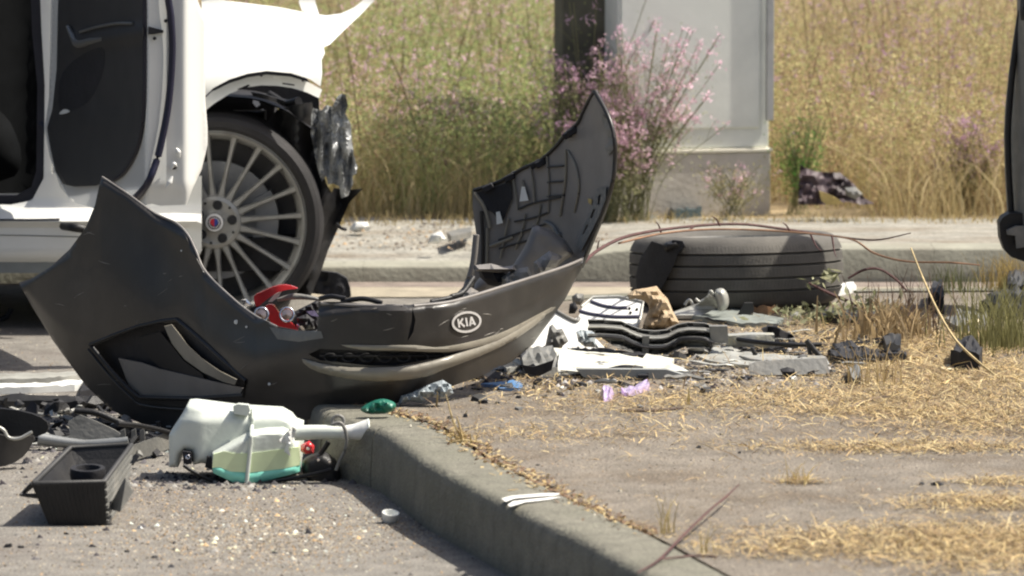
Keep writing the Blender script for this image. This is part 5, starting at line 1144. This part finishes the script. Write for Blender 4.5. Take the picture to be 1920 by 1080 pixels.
bush(gx_(1190, 17.75), 17.75, .66, .25, 60, .95, 'tall pink flowering weed spreading across the face of the pale cabinet', lean=.11, green=(.34, .35, .20))
bush(gx_(1165, 17.6), 17.68, .34, .12, 30, .9, 'low pink flowering weed at the near corner of the pale cabinet plinth', green=(.36, .36, .2))
bush(gx_(1105, 17.85), 17.9, .74, .24, 26, .6, 'pink flowering weed in front of the dark cabinet', fc=(.76, .52, .62), green=(.26, .29, .13))
bush(gx_(1098, 17.8), 17.84, .56, .17, 95, .45, 'dense green weed with lilac heads hiding the foot of the dark cabinet', fc=(.66, .42, .55), green=(.30, .33, .15))
bush(gx_(1130, 17.7), 17.72, .42, .13, 60, .4, 'short leafy olive weed between the dark cabinet and the bumper tip', fc=(.66, .42, .55), green=(.34, .36, .18))
bush(gx_(1375, 17.75), 17.8, .15, .09, 16, .2, 'small sparse weed at the foot of the plinth', green=(.36, .33, .17))
bush(gx_(1810, 18), 18.05, .34, .14, 30, .8, 'lilac flowering weed near the dark grey vehicle panel', fc=(.56, .36, .52), green=(.3, .28, .12))
bush(gx_(1500, 18), 18.0, .34, .10, 26, .0, 'leafy bright green weed beside the burnt scrap', green=(.10, .24, .05))

# ------------------------------------------------------------------ stubble, sprigs and tufts on the pavement
def tuft(x, y, w_, n_, h_, col, name, label, z=ZP, lean=.5, wd=.003):
    px_ = rng.normal(x, w_, n_); py_ = rng.normal(y, w_*.16, n_)
    B = np.array([tuple(G(a_, b_, z)) for a_, b_ in zip(px_, py_)])
    c_ = np.array(col)*rng.uniform(.55, 1.4, n_)[:, None]
    o_ = blades(name, B, rng.uniform(.4, 1.1, n_)*h_, rng.uniform(.6, 1.4, n_)*wd, rng.uniform(.05, lean, n_), c_, M_weed, 3)
    tag(o_, label, 'grass tuft'); return o_
tuft(1665, 632, 46, 210, .10, (.36, .27, .15), 'grass_tuft', 'dense cut brown stubble clump in the middle of the straw', lean=.8, wd=.009)
tuft(1700, 618, 46, 90, .15, (.17, .12, .09), 'grass_tuft', 'dark woody stalks standing behind the brown stubble clump', lean=.35, wd=.005)
tuft(1880, 650, 45, 420, .17, (.26, .25, .11), 'grass_tuft', 'olive grass tuft at the edge beside the leaning straw stalk', lean=.5, wd=.0035)
tuft(1900, 540, 30, 320, .10, (.42, .31, .12), 'grass_tuft', 'golden grass tuft directly below the grey vehicle bracket', lean=.6)
tuft(1790, 545, 24, 120, .085, (.16, .17, .08), 'grass_tuft', 'thin dark green tuft between stubble clump and vehicle', lean=.4)
tuft(1500, 905, 14, 26, .055, (.5, .38, .15), 'grass_tuft', 'tiny yellow tuft alone on the open pavement', lean=.9)
tuft(1245, 1000, 8, 16, .085, (.5, .4, .18), 'grass_tuft', 'thin dry tuft rising from the kerb joint near the twig', lean=.5)
tuft(1320, 1035, 12, 16, .06, (.5, .4, .18), 'grass_tuft', 'low dry tuft beside the dark red twig', lean=.7)
tuft(1640, 725, 30, 50, .12, (.46, .35, .18), 'grass_tuft', 'sparse tall straw blades in front of the brown stubble', lean=.8)
tuft(870, 828, 16, 36, .03, (.5, .37, .15), 'grass_tuft', 'short yellow tuft in the kerb joint', lean=.9)
tuft(1290, 760, 3, 6, .05, (.5, .4, .18), 'grass_tuft', 'single upright straw tuft left of the lone shards', lean=.3)
# wilted green sprig by the tyre
sg = thing('green_sprig', 'wilted leafy green sprig lying against the right end of the tyre', 'sprig', tuple(G(1560, 600, ZP)))
tube('stem', [W(x, y, 14.0) for x, y in ((1516, 530), (1560, 552), (1610, 574), (1650, 600))], [.003, .005, .005, .004], M_bark, sg, 6)
tube('stem', [W(x, y, 14.0) for x, y in ((1590, 522), (1620, 506), (1650, 505), (1680, 524), (1700, 545))], [.003, .004, .004, .004, .003], M_bark, sg, 6)
P = []; C = []
for (x, y, sx_, sy_, n_) in ((1555, 515, 8, 7, 30), (1535, 528, 14, 6, 14), (1545, 592, 50, 10, 300), (1630, 578, 36, 12, 130), (1590, 604, 40, 6, 120)):
    for i in range(n_): P.append(tuple(W(rng.normal(x, sx_), min(608, rng.normal(y, sy_)), rng.uniform(13.9, 14.2)))); C.append(np.array([.42, .42, .26] if rng.random() < .6 else [.18, .19, .10])*rng.uniform(.6, 1.4))
P = np.array(P)-np.array(sg.location); o = leaves('leaf', P, rng.uniform(.008, .019, len(P)), np.array(C), M_weed); adopt(o, sg); tag(o, kind='stuff')

# straw litter
def litter(name, spots, m, z, size, wdt, cols, flat=.08, up=.25):
    P = []; 
    for (x, y, sx_, sy_, n_) in spots:
        n_ = int(n_*2.7); a_ = rng.normal(x, sx_, n_); b_ = rng.normal(y, sy_, n_); k_ = (b_ > 560) & (b_ < 1130)
        for q, w__ in zip(a_[k_], b_[k_]): P.append(tuple(G(q, w__, z)))
    P = np.array(P)
    # drop what falls off the pavement
    if z > .1:
        poly = [(p.x, p.y) for p in inner]+[(6.5, 15.2), (6.5, 6.5)]; P = P[inpoly(P[:, :2], poly)]
    n = len(P); az = rng.uniform(0, 2*pi, n); L = rng.gamma(2.2, size/2.2, n); ww = wdt*rng.uniform(.5, 1.4, n)
    tl = rng.normal(0, up, n); lift = rng.random(n)**3*flat
    d = np.stack([np.cos(az)*L, np.sin(az)*L, np.abs(np.sin(tl)*L)], 1); s = np.stack([-np.sin(az)*ww, np.cos(az)*ww, rng.normal(0, .3, n)*ww], 1)
    base = P+np.array([0, 0, .0015])+np.stack([0*lift, 0*lift, lift], 1)
    mid = base+d*.5+np.stack([0*L, 0*L, .06*L], 1)
    V = np.stack([base-s/2, base+s/2, mid+s/2, mid-s/2, base+d+s*.2, base+d-s*.2], 1)
    i0 = np.arange(n)[:, None]*6; Fc = np.concatenate([i0+np.array([0, 1, 2, 3]), i0+np.array([3, 2, 4, 5])])
    ci = rng.integers(0, len(cols), n); C = np.array(cols)[ci]*rng.uniform(.6, 1.3, n)[:, None]
    return tag(bulk(name, V.reshape(-1, 3), Fc, np.clip(np.repeat(C, 6, 0), 0, 1), m, 4), kind='stuff')
ST = [(.60, .45, .22), (.46, .33, .17), (.66, .54, .30), (.30, .215, .13), (.24, .18, .12), (.36, .29, .17)]
litter('straw_litter', [(1720, 645, 110, 22, 4200), (1800, 700, 130, 22, 3800), (1760, 745, 160, 18, 2600), (1850, 790, 110, 16, 1700), (1700, 840, 170, 7, 1300), (1650, 772, 120, 6, 800),
    (1880, 905, 60, 5, 260), (1850, 945, 90, 9, 900), (1700, 1010, 200, 14, 1900), (1850, 1030, 110, 26, 2600), (1500, 1035, 110, 9, 500), (1250, 755, 160, 12, 1100), (1350, 790, 250, 16, 500), (1000, 815, 160, 10, 420), (1500, 745, 120, 12, 700),
    (1500, 905, 30, 2.5, 110), (1100, 640, 90, 12, 300), (1480, 630, 90, 26, 900), (1600, 600, 70, 12, 500), (1250, 700, 240, 22, 900), (1000, 720, 90, 12, 260), (1500, 870, 400, 110, 350)], M_strawc, ZP, .018, .0018, ST, .006)
# litter collected in the kerb joint
P = []
for i in range(len(inner)):
    if 10.0 < inner[i].y < 12.2 and inner[i].x > -.6:
        for j in range(26):
            q = inner[i]+Vector((rng.normal(0, .02), rng.normal(0, .02), 0)); P.append((q.x, q.y, ZP+.001))
P = np.array(P); n = len(P); az = rng.uniform(0, 2*pi, n); L = rng.gamma(2, .006, n); ww = rng.uniform(.001, .004, n)
d = np.stack([np.cos(az)*L, np.sin(az)*L, rng.random(n)*.006], 1); s = np.stack([-np.sin(az)*ww, np.cos(az)*ww, 0*ww], 1)
V = np.stack([P-s, P+s, P+d+s, P+d-s], 1); cols = np.array([(.16, .10, .06), (.45, .33, .16), (.22, .14, .09), (.5, .4, .22)])[rng.integers(0, 4, n)]
tag(bulk('joint_litter', V.reshape(-1, 3), np.arange(n)[:, None]*4+np.arange(4), np.repeat(cols, 4, 0), M_strawc, 4), kind='stuff')
# grit: little tetrahedra and prisms
def grit(name, spots, z, smin, smax, cols, clip=True, ymax=1130):
    P = []
    for (x, y, sx_, sy_, n_) in spots:
        a_ = rng.normal(x, sx_, n_); b_ = rng.normal(y, sy_, n_); k_ = (b_ > (600 if name != 'far_grit' else 398)) & (b_ < (ymax if name != 'far_grit' else 470))
        for q, w__ in zip(a_[k_], b_[k_]): P.append(tuple(G(q, w__, z)))
    P = np.array(P); poly = [(p.x, p.y) for p in (inner if z > .1 else dense)]+[(6.5, 15.2), (6.5, 6.5)]
    k_ = inpoly(P[:, :2], poly); P = P if name == 'far_grit' else P[k_] if z > .1 else P[~k_]
    n = len(P); s = smin+(smax-smin)*rng.random(n)**3; q0 = rng.uniform(0, 2*pi, n); V = []
    for j in range(4):
        q = q0+j*pi/2+rng.uniform(-.3, .3, n); V.append(P+np.stack([np.cos(q)*s, np.sin(q)*s*rng.uniform(.5, 1, n), 0*s], 1))
    V.append(P+np.stack([rng.normal(0, .2, n)*s, rng.normal(0, .2, n)*s, s*rng.uniform(.5, 1.1, n)], 1))
    V = np.stack(V, 1); i0 = np.arange(n)[:, None]*5; Fc = np.concatenate([i0+np.array(t) for t in ((0, 1, 4), (1, 2, 4), (2, 3, 4), (3, 0, 4))])
    C = np.array(cols)[rng.integers(0, len(cols), n)]*rng.uniform(.6, 1.35, n)[:, None]
    return tag(bulk(name, V.reshape(-1, 3), Fc, np.clip(np.repeat(C, 5, 0), 0, 1), M_chip, 3), kind='stuff')
GC = [(.20, .17, .13), (.25, .22, .17), (.34, .30, .23), (.09, .075, .065), (.12, .10, .08), (.28, .2, .12)]
grit('road_grit', [(480, 990, 190, 45, 9000), (560, 1010, 120, 40, 3500), (200, 930, 160, 25, 2500), (150, 1040, 200, 30, 1500), (100, 680, 120, 30, 900), (780, 985, 40, 20, 900)], 0, .001, .0045, GC)
grit('pale_road_chips', [(530, 985, 130, 38, 260), (500, 1030, 90, 18, 90), (120, 750, 130, 10, 120), (160, 830, 130, 25, 200)], 0, .002, .0085, [(.52, .5, .42), (.42, .46, .42), (.5, .48, .34), (.42, .3, .17), (.12, .11, .1), (.2, .19, .17), (.48, .46, .4)])
grit('far_grit', [(900, 440, 300, 25, 3000)], ZF, .002, .010, GC, True)
grit('shade_crumbs', [(1250, 690, 240, 24, 1700), (1020, 708, 80, 10, 700), (1500, 650, 140, 22, 900), (1760, 620, 100, 16, 300)], ZP, .002, .012, [(.02, .02, .025), (.04, .035, .04), (.08, .075, .08), (.015, .012, .02), (.3, .29, .28)])  # plastic crumbs, massed dark to paint the shade low in the wreckage
grit('road_shade_crumbs', [(150, 820, 150, 40, 1600), (420, 905, 130, 10, 420), (230, 1000, 200, 40, 80)], 0, .002, .012, [(.02, .02, .025), (.04, .035, .04), (.08, .075, .08), (.25, .24, .22)])  # dark crumbs here also paint shade into the roadside heap
grit('pavement_grit', [(1300, 900, 420, 120, 9000), (1300, 720, 380, 35, 5000), (1000, 850, 140, 40, 1500)], ZP, .0008, .0032, GC+[(.06, .05, .05)])
print('tris', sum(len(o.data.polygons) for o in sc.objects if o.type == 'MESH'))
